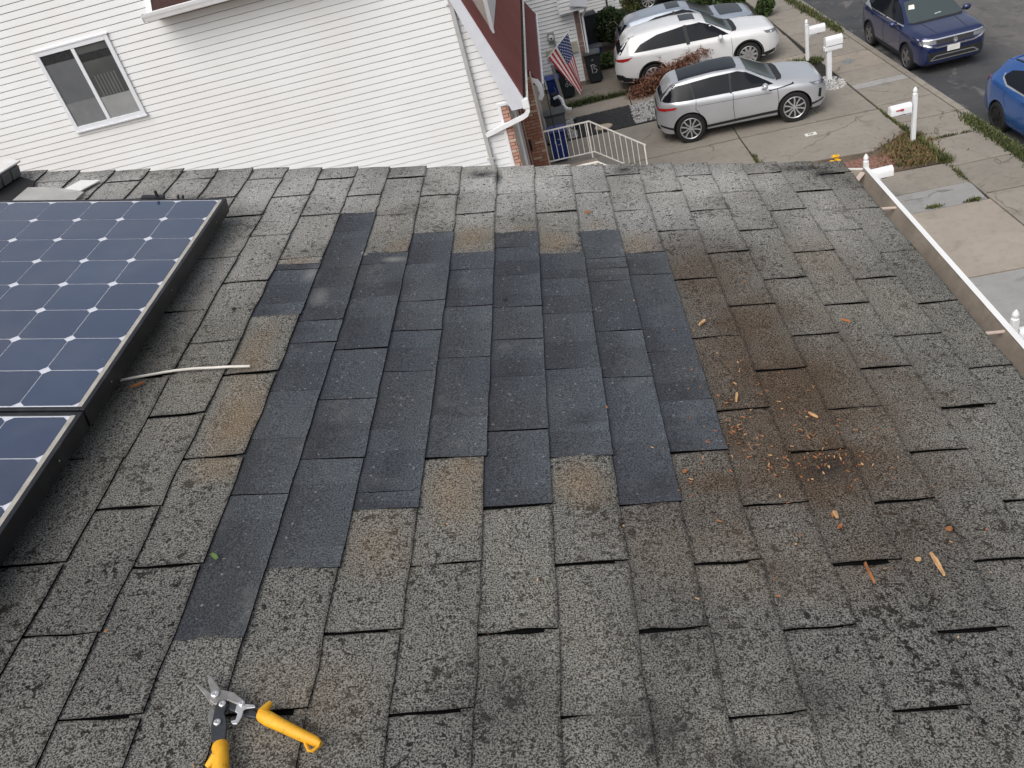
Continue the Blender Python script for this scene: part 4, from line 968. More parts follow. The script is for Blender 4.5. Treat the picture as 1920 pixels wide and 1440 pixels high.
bm = bmesh.new(); prism(bm, [(YW - 0.40, 7.13), (YW + 0.015, 7.13), (YW + 0.015, 7.65)], 'x', -6.60, -6.502); add('cheek_board', bm, TRIM, n1)
add('wall_block', B(-6.55, -6.3, YW - 0.38, YW - 0.013, 7.091, 7.128), TRIM, n1)
bm = bmesh.new(); prism(bm, [(-14.3, 8.66), (-1.9, 8.66), (-1.9, 8.8), (-8, 11.2), (-14.3, 9.0)], 'y', YW - 0.25, 26.2); add('upper_roof', bm, RED, n1)

# the neighbour's stoop, stairs and railings
CONST = concrete('stoop_concrete', (0.36, 0.30, 0.24), 0.5)
sp = empty('stoop', (0, 0, 0), label='brick faced stoop with concrete landing and steps at the neighbour', cat='stoop')
add('landing', B(-0.97, 0.50, 15.62, 17.96, 1.68, 1.78, bev=0.01), CONST, sp)
bricks(sp, -0.95, 0.48, 15.66, 0.6, 1.66, BRKP)
add('stoop_wall', B(-0.95, 0.48, 15.76, 17.9, 0, 1.675), MORT, sp)
for q in range(9):
    add('step', B(0.50 + q * 0.26, 0.50 + (q + 1) * 0.26 - 0.001, 15.66, 17.9, 0, 1.60 - q * 0.178, bev=0.008), CONST, sp)
RAILW = plain('rail_white', (0.78, 0.75, 0.70), 0.5, var=0.06)
def railing(y, x0, label):
    e = empty('stair_railing', (0, y, 0), label=label, cat='railing', group='white stair railings of the stoop')
    zt, zb = 2.60, 1.90; sl = -0.72; xb = 0.47; xe = 1.57
    zl_ = lambda z, x: z if x <= xb else z + sl * (x - xb)
    bm = bmesh.new(); sweep(bm, [(x0, 0, zt), (xb, 0, zt), (xe + 0.03, 0, zl_(zt, xe + .03))], [(-0.02, -0.012), (0.02, -0.012), (0.02, 0.012), (-0.02, 0.012)]); add('top_rail', bm, RAILW, e)
    bm = bmesh.new(); sweep(bm, [(x0, 0, zb), (xb, 0, zb), (xe, 0, zl_(zb, xe))], [(-0.014, -0.01), (0.014, -0.01), (0.014, 0.01), (-0.014, 0.01)]); add('bottom_rail', bm, RAILW, e)
    x = x0 + 0.10
    while x < xe - 0.05:
        add('baluster', B(x - 0.007, x + 0.007, -0.007, 0.007, zl_(zb, x), zl_(zt, x)), RAILW, e); x += 0.117
    for x, d in ((xe, 0.75), (xb - 0.06, 0.13)):
        add('post', B(x - 0.015, x + 0.015, -0.015, 0.015, zl_(zb, x) - d, zl_(zt, x) + 0.01), RAILW, e)
    return e
railing(18.06, -0.55, 'far white railing running from the brick porch wall down the stairs')
railing(15.72, -0.95, 'near white railing mostly hidden behind our roof edge')
# second unit of the neighbour, behind the brick porch wall
n2 = empty('attached_house', (0, 0, 0), label='attached house with low red skirt roof behind the brick porch wall', cat='house')
add('wall', B(-1.16, -0.80, 18.22, 26.0, 0, 4.05), plain('unit_wall', (0.52, 0.46, 0.41), 0.8, var=0.2, scale=4), n2)
bm = bmesh.new(); prism(bm, [(-0.79, 4.06), (-0.40, 3.42), (-0.52, 3.42), (-0.79, 3.5)], 'y', 18.75, 25.4); add('skirt_roof', bm, plain('skirt_red', (0.16, 0.042, 0.036), 0.9, var=0.2, scale=10), n2)
bm = bmesh.new(); prism(bm, [(-0.45 + a * 0.8, 3.28 + b) for a, b in GP], 'y', 18.8, 25.5); g2 = add('gutter', bm, TRIM, n2)
bm = bmesh.new(); sweep(bm, [(-0.60, 18.78, 3.56), (-0.50, 18.76, 3.50), (-0.44, 18.74, 3.40), (-0.43, 18.74, 3.2), (-0.50, 18.76, 3.1)], [(-0.05, -0.04), (0.05, -0.04), (0.05, 0.04), (-0.05, 0.04)], (0, 1, 0)); add('leader', bm, TRIM, n2, smooth=40)
bm = bmesh.new(); tube(bm, [(-0.36, 19.4, 3.3), (-0.36, 19.6, 2.5), (-0.35, 19.7, 1.7)], 0.010, 5); add('cable', bm, BLACKR, n2)

# ------------------------------------------------------------------ third house: white side wall with meter
h3 = empty('white_house', (0, 0, 0), label='white sided house wall with electric meter behind the flag', cat='house')
Y3 = 29.0
def boards(parent, x0, x1, y, z0, z1, crs, mat=SIDING):
    z_ = z0
    while z_ < z1 - 0.01:
        bm = bmesh.new(); t_ = min(z_ + crs, z1)
        prism(bm, [(y + 0.02, z_ + 0.009), (y - 0.018, z_ + 0.009), (y - 0.006, t_ - 0.010), (y + 0.02, t_ - 0.006)], 'x', x0, x1); add('siding_board', bm, mat, parent); z_ += crs
add('wall_core', B(-6.0, 0.88, Y3 + 0.02, 34.0, 0, 5.2), MORT, h3)
boards(h3, -6.0, 0.70, Y3, 0.14, 5.0, 0.121)
bricks(h3, 0.715, 0.885, Y3 - 0.012, 0.14, 2.40, brickmat('brick_brown', (0.24, 0.15, 0.12), (0.33, 0.22, 0.18), (0.4, 0.3, 0.25)), H=0.057)
add('corner_trim', B(0.69, 0.714, Y3 - 0.035, Y3 + 0.02, 0.14, 2.5), TRIM, h3); add('corner_trim', B(0.886, 0.915, Y3 - 0.035, Y3 + 0.3, 0.1, 2.5), TRIM, h3)
add('foundation', B(-6.0, 0.90, Y3 - 0.005, Y3 + 0.02, 0, 0.13), CON_D, h3)
add('bay_core', B(0.29, 1.15, Y3 - 0.33, Y3 + 1.0, 2.52, 5.0), MORT, h3)
boards(h3, 0.28, 1.16, Y3 - 0.35, 2.56, 4.9, 0.121)
add('bay_trim', B(0.26, 1.18, Y3 - 0.38, Y3, 2.48, 2.555), TRIM, h3); add('bay_trim', B(0.25, 0.279, Y3 - 0.37, Y3, 2.56, 4.9), TRIM, h3)
bm = bmesh.new(); prism(bm, [(0.62, 2.70), (1.18, 2.55), (1.20, 2.95), (0.9, 3.3)], 'y', Y3 - 0.52, Y3 - 0.40); add('raking_board', bm, LAV, h3)
bm = bmesh.new(); tube(bm, [(1.19, Y3 - 0.4, 2.95), (1.19, Y3 - 0.42, 2.72), (1.12, Y3 - 0.3, 2.45), (0.98, Y3 - 0.06, 2.2), (0.96, Y3 - 0.06, 0.1)], 0.035, 8); add('downspout', bm, TRIM, h3)
METER = plain('meter_grey', (0.33, 0.34, 0.34), 0.5, 0.2); BOXB = plain('box_beige', (0.42, 0.40, 0.32), 0.6)
mt_ = add('meter_box', B(-0.26, -0.03, Y3 - 0.14, Y3 - 0.022, 1.62, 1.97, bev=0.015), METER, h3)
bm = bmesh.new(); lathe(bm, [(0.095, 0), (0.095, 0.05), (0.075, 0.09), (0.03, 0.10)], 16, Matrix.Translation((-0.145, Y3 - 0.141, 1.80)) @ Matrix.Rotation(rad(90), 4, 'X')); add('meter_dial', bm, plain('meter_glass', (0.55, 0.55, 0.55), 0.2), mt_)
bm = bmesh.new(); lathe(bm, [(0.03, 0), (0.03, 0.004)], 10, Matrix.Translation((-0.145, Y3 - 0.243, 1.80)) @ Matrix.Rotation(rad(90), 4, 'X')); add('meter_hub', bm, BLACKR, mt_)
bm = bmesh.new(); tube(bm, [(-0.05, Y3 - 0.08, 1.64), (-0.05, Y3 - 0.08, 1.1)], 0.028, 8); add('conduit', bm, METER, h3)
add('utility_box', B(-0.40, -0.12, Y3 - 0.13, Y3 - 0.022, 1.10, 1.42, bev=0.012), BOXB, h3); add('utility_box', B(0.42, 0.66, Y3 - 0.13, Y3 - 0.022, 1.16, 1.50, bev=0.012), BOXB, h3)
# fourth house, farthest
h4 = empty('far_house', (0, 0, 0), label='farthest white sided house at the top behind the round shrub', cat='house')
add('wall_core', B(-4.0, 2.98, 37.02, 44.0, 0, 4.0), MORT, h4)
boards(h4, -4.0, 2.86, 37.0, 0.24, 3.6, 0.121); add('foundation', B(-4.0, 2.98, 36.99, 37.019, 0, 0.235), CON_D, h4)
add('corner_trim', B(2.87, 2.99, 36.97, 37.05, 0.2, 3.6), plain('tan_trim', (0.45, 0.35, 0.30), 0.7), h4)
bm = bmesh.new(); tube(bm, [(2.25, 36.9, 0.05), (2.22, 36.9, 2.4)], 0.035, 6); add('lamp_post', bm, BLACKR, h4)
bm = bmesh.new(); tube(bm, [(2.5, 36.93, 0.05), (2.5, 36.93, 2.6)], 0.03, 6); add('downspout', bm, TRIM, h4)

# ------------------------------------------------------------------ cars
def carpaint(name, col, metal=0.0, rough=0.3):
    k = NT(name); v = k.obj()
    c = k.mix(k.ramp(k.noise(v, 2.0, 3), 0.35, 0.7), tuple(x * 0.93 for x in col), col)
    k.set(c, rough, metal, coat=0.9); return k.m
k = NT('car_glass'); k.set((0.008, 0.010, 0.014), 0.06, spec=0.18); CGL = k.m
k = NT('car_windshield'); k.set((0.05, 0.066, 0.068), 0.05, spec=0.5); CWS = k.m
TYRE = plain('tyre', (0.012, 0.012, 0.013), 0.85); CBLK = plain('black_plastic', (0.016, 0.016, 0.018), 0.6, var=0.2)
RIM = plain('rim_alloy', (0.58, 0.58, 0.59), 0.35, 0.7, var=0.05); RIMD = plain('rim_dark', (0.02, 0.02, 0.022), 0.4, 0.3)
CHROME = plain('chrome', (0.75, 0.75, 0.76), 0.15, 0.9, var=0.03); k = NT('tail_light'); k.set((0.42, 0.012, 0.015), 0.2, coat=1.0); TLT = k.m
k = NT('head_light'); k.set((0.14, 0.15, 0.165), 0.1, coat=1.0); HLT = k.m
SEAM = plain('seam', (0.02, 0.02, 0.022), 0.8); PLATE = plain('plate_white', (0.70, 0.70, 0.66), 0.5)
def interp(tab, x):
    if x >= tab[0][0]: return tab[0][1]
    for (xa, va), (xb, vb) in zip(tab[:-1], tab[1:]):
        if xb <= x <= xa:
            f = (x - xa) / (xb - xa); return va + (vb - va) * f
    return tab[-1][1]
def car_body(S):
    xs = sorted({round(x, 3) for key in ('zt', 'zs', 'hw', 'wt', 'zb') for x, _ in S[key]} | {round(S['zt'][0][0] - i * 0.12, 3) for i in range(1, int((S['zt'][0][0] - S['zt'][-1][0]) / 0.12))}, reverse=True)
    bm = bmesh.new(); rings = []
    def sm(tab, x):     # slight smoothing
        d = 0.05; return (interp(tab, min(x + d, tab[0][0])) + 2 * interp(tab, x) + interp(tab, max(x - d, tab[-1][0]))) / 4
    for x in xs:
        zt, zs, hw, wt, zb = (sm(S[q], x) for q in ('zt', 'zs', 'hw', 'wt', 'zb'))
        zs = min(zs, zt - 0.02); H = zt - zs; kk = min(1.0, H / 0.22)
        wb = 0.955 * hw; wt = min(wt, wb - 0.01)
        half = [(0, zb), (.80 * hw, zb), (.94 * hw, zb + .03), (.985 * hw, zb + .12), (hw, zb + .34 * (zs - zb)), (hw * 1.0, zb + .62 * (zs - zb)), (.99 * hw, zs - .10), (.975 * hw, zs - .03), (wb, zs)]
        for f in (.3, .62): half.append((wb + (wt - wb) * f, zs + (H - .055 * kk) * f))
        half += [(wt, zt - .055 * kk), (wt - .035, zt - .028 * kk), (wt - .11, zt - .010 * kk), (wt * .5, zt - .002), (0, zt)]
        ring = [bm.verts.new((x, y, z)) for y, z in half] + [bm.verts.new((x, -y, z)) for y, z in half[-2:0:-1]]
        rings.append(ring)
    n = len(rings[0])
    for a, b in zip(rings[:-1], rings[1:]):
        for i in range(n): bm.faces.new((a[i], a[(i + 1) % n], b[(i + 1) % n], b[i]))
    bm.faces.new(rings[0]); bm.faces.new(rings[-1][::-1])
    bmesh.ops.recalc_face_normals(bm, faces=bm.faces[:])
    return bm
def in_poly(poly, a, b):
    c_ = False
    for (xa, ya), (xb, yb) in zip(poly, poly[1:] + poly[:1]):
        if (ya > b) != (yb > b) and a < (xb - xa) * (b - ya) / (yb - ya) + xa: c_ = not c_
    return c_
def patch(bvh, poly, view, off=0.006, step=0.07, side=1):
    """a sheet of trim laid on the body: outline drawn in a side ('s'), top ('t') or end ('f' front, 'r' rear) view"""
    bm = bmesh.new(); bm.faces.new([bm.verts.new((a, b, 0)) for a, b in poly])
    for ax in (0, 1):
        lo, hi = min(p[ax] for p in poly), max(p[ax] for p in poly); q = lo + step
        while q < hi - 0.01:
            bmesh.ops.bisect_plane(bm, geom=bm.verts[:] + bm.edges[:] + bm.faces[:], plane_co=(q, q, 0), plane_no=(1, 0, 0) if ax == 0 else (0, 1, 0)); q += step
    bmesh.ops.triangulate(bm, faces=bm.faces[:])
    for v in bm.verts:
        a, b = v.co.x, v.co.y
        if view == 's': o_, d_ = Vector((a, 3 * side, b)), Vector((0, -side, 0))
        elif view == 't': o_, d_ = Vector((a, b, 4)), Vector((0, 0, -1))
        elif view == 'f': o_, d_ = Vector((5, a, b)), Vector((-1, 0, 0))
        else: o_, d_ = Vector((-5, a, b)), Vector((1, 0, 0))
        loc, nor, _, _ = bvh.ray_cast(o_, d_)
        if loc is None:
            gx = {'s': Vector((a, 0.9 * side, b)), 't': Vector((a, b, 1.2)), 'f': Vector((2.15, a, b)), 'r': Vector((-2.15, a, b))}[view]
            loc, nor, _, _ = bvh.find_nearest(gx)
        if nor.dot(d_) > 0: nor = -nor
        v.co = loc + nor * off
    bmesh.ops.recalc_face_normals(bm, faces=bm.faces[:])
    f0 = bm.faces[:][0]; ref = {'s': Vector((0, side, 0)), 't': Vector((0, 0, 1)), 'f': Vector((1, 0, 0)), 'r': Vector((-1, 0, 0))}[view]
    if f0.normal.dot(ref) < 0: bmesh.ops.reverse_faces(bm, faces=bm.faces[:])
    bmesh.ops.solidify(bm, geom=bm.faces[:], thickness=off * 0.8)
    return bm
def wheel_parts(car, x, y, r, w, style, rim=RIM):
    s = 1 if y > 0 else -1
    R = Matrix.Rotation(rad(-90 * s), 4, 'X')
    bm = bmesh.new(); lathe(bm, [(r * .72, -w / 2), (r * .93, -w / 2), (r, -w * .36), (r, w * .36), (r * .93, w / 2), (r * .75, w / 2), (r * .73, w * .38)], 28, R)
    wh = add('wheel', bm, TYRE, car, (x, y, r), smooth=40)
    bm = bmesh.new(); lathe(bm, [(r * .725, w * .20), (r * .725, w * .47), (r * .70, w * .49), (r * .67, w * .45), (r * .66, w * .2)], 28, R); add('rim', bm, rim, wh, smooth=40)
    bm = bmesh.new(); lathe(bm, [(r * .69, w * .10), (r * .69, w * .16), (.02, w * .17)], 20, R); add('brake_disc', bm, RIMD, wh)
    bm = bmesh.new(); n = style[0]
    for i in range(n):
        a = 6.2832 * i / n
        M = R @ Matrix.Rotation(a, 4, 'Z')
        if style[1] == 'split':
            for t in (-1, 1):
                prism(bm, [(.04, t * .012), (.04, t * .04), (r * .36, t * .055), (r * .68, t * r * .27), (r * .68, t * r * .16), (r * .34, t * .018)], 'z', w * .30, w * .44, M)
        else:
            q = style[2]; prism(bm, [(.03, -q * r), (r * .68, -q * r * .7), (r * .68, q * r * .7), (.03, q * r)], 'z', w * .28, w * .44, M)
    add('spokes', bm, rim, wh)
    bm = bmesh.new(); lathe(bm, [(.055, w * .28), (.055, w * .47), (.03, w * .48)], 12, R); add('hub_cap', bm, rim, wh)
    return wh
def make_car(name, S, paint, label, loc, rot, parts, wheel, group='cars parked in the drives and street', cat='car'):
    e = empty(name, loc, (0, 0, rot), label=label, cat=cat, group=group)
    bm = car_body(S); me = bpy.data.meshes.new('body'); bm.to_mesh(me)
    bvh = BVHTree.FromBMesh(bm); bm.free()
    body = bpy.data.objects.new('body', me); COL.objects.link(body)
    r = wheel['r']; wb = S['wb'] / 2
    cutm = bmesh.new()
    for x in (wb + wheel.get('dx', 0), -wb + wheel.get('dx', 0)):
        for s in (-1, 1):
            lathe(cutm, [(r * 1.13, 0), (r * 1.13, 0.7)], 28, Matrix.Translation((x, s * 1.15, r * 1.02)) @ Matrix.Rotation(rad(90 * s), 4, 'X'))
    bmesh.ops.recalc_face_normals(cutm, faces=cutm.faces[:])
    cme = bpy.data.meshes.new('cut'); cutm.to_mesh(cme); cutm.free(); cut = bpy.data.objects.new('cut', cme); COL.objects.link(cut)
    md = body.modifiers.new('b', 'BOOLEAN'); md.operation = 'DIFFERENCE'; md.object = cut; md.solver = 'EXACT'
    dg = bpy.context.evaluated_depsgraph_get(); me2 = bpy.data.meshes.new_from_object(body.evaluated_get(dg))
    bpy.data.objects.remove(cut); bpy.data.objects.remove(body); bpy.data.meshes.remove(me)
    me2.materials.clear(); me2.materials.append(paint)
    add('body', me2, None, e, smooth=32)
    dx = wheel.get('dx', 0); hwm = max(q for _, q in S['hw'])
    for x in (wb + dx, -wb + dx):
        for s in (-1, 1):
            y = s * (hwm - wheel['w'] / 2 - 0.012)
            wheel_parts(e, x, y, r, wheel['w'], wheel['style'], wheel.get('rim', RIM))
            bm = bmesh.new(); n_ = 24; Y0, Y1 = s * (hwm - 0.46), s * (hwm - 0.03); ra = []
            for i in range(n_ + 1):
                a = rad(-14) + (math.pi + rad(28)) * i / n_
                ra.append([bm.verts.new((x + r * 1.125 * math.cos(a), yy, r * 1.02 + r * 1.125 * math.sin(a))) for yy in (Y0, Y1)])
            for i in range(n_): bm.faces.new((ra[i][0], ra[i + 1][0], ra[i + 1][1], ra[i][1]))
            bm.faces.new([q[0] for q in ra]); add('wheel_well', bm, CBLK, e)
            if 'arch' in wheel:
                t_ = wheel['arch']; po = []
                ang = [rad(-12) + (math.pi + rad(24)) * i / 22 for i in range(23)]
                po = [(x + r * (1.135 + t_) * math.cos(a), r * 1.02 + r * (1.135 + t_) * math.sin(a)) for a in ang] + [(x + r * 1.135 * math.cos(a), r * 1.02 + r * 1.135 * math.sin(a)) for a in ang[::-1]]
                add('arch_trim', patch(bvh, po, 's', 0.012, 0.12, s), CBLK, e)
    for p in parts:
        nm, mat, view, poly = p[:4]; off = p[4] if len(p) > 4 else 0.006
        if view == 's':
            for s in (-1, 1): add(nm, patch(bvh, poly, 's', off, 0.09, s), mat, e, smooth=50)
        elif view in 'fr' and len(p) > 5:       # a pair, mirrored
            add(nm, patch(bvh, poly, view, off, 0.07), mat, e, smooth=50); add(nm, patch(bvh, [(-a, b) for a, b in poly][::-1], view, off, 0.07), mat, e, smooth=50)
        else: add(nm, patch(bvh, poly, view, off, 0.10), mat, e, smooth=50)
    add('underbody_shade_box', B(-wb - 0.5, wb + 0.5, -hwm + 0.30, hwm - 0.30, 0.15, 0.26), CBLK, e)  # black box added to deepen the shadow under the car
    # door mirrors
    mx_, mz = S['mirror']
    for s in (-1, 1):
        bm = bmesh.new(); bmesh.ops.create_icosphere(bm, subdivisions=2, radius=1.0)
        y = s * (interp(S['hw'], mx_) * 0.95 + 0.13)
        for v in bm.verts: v.co = Vector((v.co.x * .075 + mx_ - 0.02 * abs(v.co.y), v.co.y * .12 + y, v.co.z * .085 + mz))
        mo = add('door_mirror', bm, paint, e, smooth=True)
        add('mirror_arm', B(mx_ - .05, mx_ + .05, min(y - s * .13, y - s * .05), max(y - s * .13, y - s * .05), mz - .05, mz - .01), CBLK, mo)
    for x, z in S['handles']:
        for s in (-1, 1):
            h0 = interp(S['hw'], x); bm = bmesh.new()
            box(bm, x - .10, x + .10, s * h0 * .995 - .012, s * h0 * .995 + .018 * s + .012, z - .014, z + .014, bev=.006); add('door_handle', bm, S.get('handle_mat', paint), e)
    return e
def strip(pts, w):
    """thin strip along a polyline in a view plane"""
    up, dn = [], []
    for i, p in enumerate(pts):
        a = Vector(pts[max(i - 1, 0)]); b = Vector(pts[min(i + 1, len(pts) - 1)]); d = (b - a).normalized(); n = Vector((-d.y, d.x)) * w / 2
        up.append((p[0] + n.x, p[1] + n.y)); dn.append((p[0] - n.x, p[1] - n.y))
    return up + dn[::-1]
def mirror_top(half): return half + [(x, -y) for x, y in half[::-1]]

# --- silver SUV in the drive
SV = dict(wb=2.68, mirror=(0.62, 1.13), handles=(),
          zt=[(2.20, .72), (2.14, .90), (2.0, 1.0), (1.6, 1.07), (1.05, 1.13), (.92, 1.15), (.55, 1.36), (.20, 1.56), (-.1, 1.625), (-.6, 1.64), (-1.2, 1.605), (-1.62, 1.555), (-1.74, 1.52), (-2.03, 1.16), (-2.11, 1.06), (-2.17, .80)],
          zs=[(2.2, .70), (2.0, .90), (1.5, .97), (.9, 1.02), (0, 1.05), (-1.0, 1.09), (-1.8, 1.13), (-2.05, 1.10), (-2.17, .78)],
          hw=[(2.20, .60), (2.10, .76), (1.95, .88), (1.6, .955), (1.2, .965), (.6, .945), (0, .94), (-.8, .945), (-1.3, .965), (-1.65, .93), (-1.9, .83), (-2.07, .68), (-2.17, .50)],
          wt=[(2.2, .45), (2.0, .66), (1.4, .80), (.95, .78), (.5, .66), (.1, .61), (-.8, .60), (-1.5, .565), (-1.76, .54), (-2.03, .66), (-2.17, .4)],
          zb=[(2.2, .36), (2.05, .24), (1.0, .24), (-1.0, .24), (-2.0, .27), (-2.17, .40)])
SILV = carpaint('paint_silver', (0.54, 0.555, 0.58), 0.45, 0.30)
pt = [('side_glass', CGL, 's', [(.86, 1.085), (-1.95, 1.15), (-1.76, 1.38), (-1.6, 1.465), (-.7, 1.535), (0.0, 1.535), (.22, 1.47)]),
      ('windshield', CWS, 't', mirror_top([(.95, .60), (.90, .70), (.55, .64), (.22, .56), (.20, .0001)][:4]), .008),
      ('cowl', CBLK, 't', mirror_top([(1.13, .40), (1.08, .66), (.93, .74), (.96, .60)]), .007),
      ('glass_roof', CGL, 't', mirror_top([(.02, .30), (-.02, .50), (-.2, .53), (-1.5, .47), (-1.55, .40)]), .007),
      ('rear_window', CGL, 'r', [(-.72, 1.16), (.72, 1.16), (.56, 1.50), (-.56, 1.50)], .007), ('spoiler', SILV, 't', mirror_top([(-1.50, .54), (-1.86, .50), (-1.92, .44)]), .03),
      ('tail_light', TLT, 's', [(-2.10, .93), (-2.09, 1.005), (-1.62, 1.02), (-1.70, .965)], .008), ('tail_light', TLT, 'r', [(.45, .955), (.80, .93), (.80, 1.0), (.45, 1.0)], .010, 2), ('tail_strip', CBLK, 'r', [(-.45, .95), (.45, .95), (.45, 1.0), (-.45, 1.0)], .009),
      ('head_light', HLT, 's', [(2.10, .83), (2.08, .90), (1.72, .95), (1.84, .87)], .008), ('head_light', HLT, 'f', [(.45, .80), (.82, .83), (.80, .90), (.45, .87)], .010, 2), ('grille', CBLK, 'f', [(-.44, .76), (.44, .76), (.44, .87), (-.44, .87)], .009),
      ('bumper_vent', CBLK, 's', [(2.02, .50), (2.05, .72), (1.98, .74), (1.95, .54)], .009), ('lower_grille', CBLK, 'f', [(-.6, .42), (.6, .42), (.5, .58), (-.5, .58)], .010),
      ('sill_trim', CBLK, 's', [(.92, .36), (-.92, .33), (-.92, .40), (.92, .43)], .008), ('sill_trim', CBLK, 's', [(.92, .25), (-.92, .25), (-.92, .28), (.92, .28)], .006),
      ('bumper_trim', CBLK, 's', [(-1.75, .40), (-2.10, .50), (-2.10, .55), (-1.75, .46)], .008), ('bumper_trim', CBLK, 's', [(1.75, .36), (2.10, .42), (2.10, .46), (1.75, .41)], .008),
      ('fender_vent', CBLK, 's', strip([(.72, .97), (.95, .985), (1.35, 1.02)], .035), .007), ('fender_blade', SILV, 's', strip([(.76, .985), (1.0, 1.0), (1.3, 1.025)], .014), .012),
      ('door_seam', SEAM, 's', strip([(-.18, 1.08), (-.20, .7), (-.18, .40)], .012), .004), ('door_seam', SEAM, 's', strip([(.93, 1.0), (.95, .7), (.92, .42)], .012), .004), ('door_seam', SEAM, 's', strip([(-1.13, 1.10), (-1.16, .88), (-1.05, .72), (-.92, .42)], .012), .004),
      ('body_crease', SEAM, 's', strip([(.80, .90), (-1.10, .955)], .008), .003),
      ('pillar_seam', CBLK, 's', strip([(-.23, 1.09), (-.20, 1.53)], .05), .009), ('pillar_seam', CBLK, 's', strip([(-1.17, 1.14), (-1.22, 1.49)], .04), .009),
      ('number_plate', CBLK, 'r', [(-.26, .68), (.26, .68), (.26, .82), (-.26, .82)], .012), ('rear_skid', CBLK, 'r', [(-.6, .42), (.6, .42), (.55, .54), (-.55, .54)], .010)]
make_car('silver_suv', SV, SILV, 'silver SUV with black glass roof parked in the driveway', (4.52, 22.82, 0.0), rad(-3.5), pt, dict(r=.392, w=.24, style=(5, 'split')))
# --- white SUV beyond it
WV = dict(wb=2.93, mirror=(.66, 1.13), handles=((-.36, .98), (-1.25, 1.0)),
          zt=[(2.45, .70), (2.38, .95), (2.2, 1.04), (1.7, 1.10), (1.2, 1.14), (1.02, 1.17), (.6, 1.42), (.25, 1.60), (-.1, 1.68), (-.7, 1.715), (-1.5, 1.69), (-2.0, 1.645), (-2.14, 1.60), (-2.46, 1.20), (-2.56, 1.08), (-2.62, .70)],
          zs=[(2.45, .68), (2.25, .94), (1.7, 1.0), (1.0, 1.04), (0, 1.07), (-1.2, 1.12), (-2.2, 1.17), (-2.5, 1.12), (-2.62, .68)],
          hw=[(2.45, .62), (2.33, .80), (2.1, .92), (1.6, .985), (1.0, .98), (0, .965), (-1.2, .975), (-1.7, .985), (-2.1, .94), (-2.35, .84), (-2.52, .70), (-2.62, .52)],
          wt=[(2.45, .5), (2.2, .70), (1.6, .84), (1.05, .80), (.6, .69), (.2, .64), (-.8, .63), (-1.9, .58), (-2.18, .56), (-2.46, .68), (-2.62, .45)],
          zb=[(2.45, .38), (2.25, .22), (1.0, .24), (-1.2, .24), (-2.4, .30), (-2.62, .42)])
WHT = carpaint('paint_white', (0.78, 0.785, 0.785), 0.0, 0.25)
pt = [('side_glass', CGL, 's', [(.93, 1.12), (-1.98, 1.20), (-1.75, 1.38), (-1.2, 1.54), (-.4, 1.61), (.1, 1.60), (.42, 1.48)]), ('window_pillar', CBLK, 's', strip([(-.30, 1.10), (-.36, 1.62)], .11), .009),
      ('windshield', CWS, 't', mirror_top([(1.08, .60), (1.0, .72), (.6, .66), (.30, .59)]), .008), ('cowl', CBLK, 't', mirror_top([(1.24, .40), (1.18, .70), (1.02, .77), (1.06, .60)]), .007),
      ('sunroof', CGL, 't', mirror_top([(.02, .36), (-.45, .36)]), .007), ('rear_window', CGL, 'r', [(-.72, 1.18), (.72, 1.18), (.57, 1.58), (-.57, 1.58)], .008), ('spoiler', WHT, 't', mirror_top([(-1.90, .56), (-2.26, .52), (-2.32, .45)]), .03),
      ('tail_light', TLT, 's', [(-2.55, .98), (-2.52, 1.06), (-2.02, 1.10), (-2.22, 1.0)], .008), ('tail_light', TLT, 'r', [(.42, 1.0), (.84, .98), (.84, 1.06), (.42, 1.05)], .012, 2),
      ('head_light', HLT, 's', [(2.36, .86), (2.33, .95), (1.95, .99), (2.05, .92)], .008), ('head_light', HLT, 'f', [(.5, .86), (.84, .88), (.82, .95), (.5, .93)], .010, 2), ('grille', CBLK, 'f', [(-.5, .56), (.5, .56), (.56, .90), (-.56, .90)], .010),
      ('lower_cladding', CBLK, 's', [(1.02, .25), (-1.02, .25), (-1.02, .36), (1.02, .36)], .008), ('rear_bumper_trim', CBLK, 's', [(-1.92, .26), (-2.60, .34), (-2.60, .56), (-1.92, .42)], .009), ('front_bumper_trim', CBLK, 's', [(1.92, .24), (2.44, .34), (2.44, .42), (1.92, .36)], .009), ('rear_bumper_trim', CBLK, 'r', [(-.8, .40), (.8, .40), (.75, .58), (-.75, .58)], .012),
      ('door_seam', SEAM, 's', strip([(-.30, 1.08), (-.34, .7), (-.30, .38)], .010), .004), ('door_seam', SEAM, 's', strip([(.98, 1.03), (1.0, .7), (.96, .38)], .010), .004)]
make_car('white_suv', WV, WHT, 'white SUV with small sunroof parked beyond the silver SUV', (4.32, 27.85, 0.0), rad(-2.5), pt, dict(r=.385, w=.25, style=(10, 'bar', .12), arch=.10))
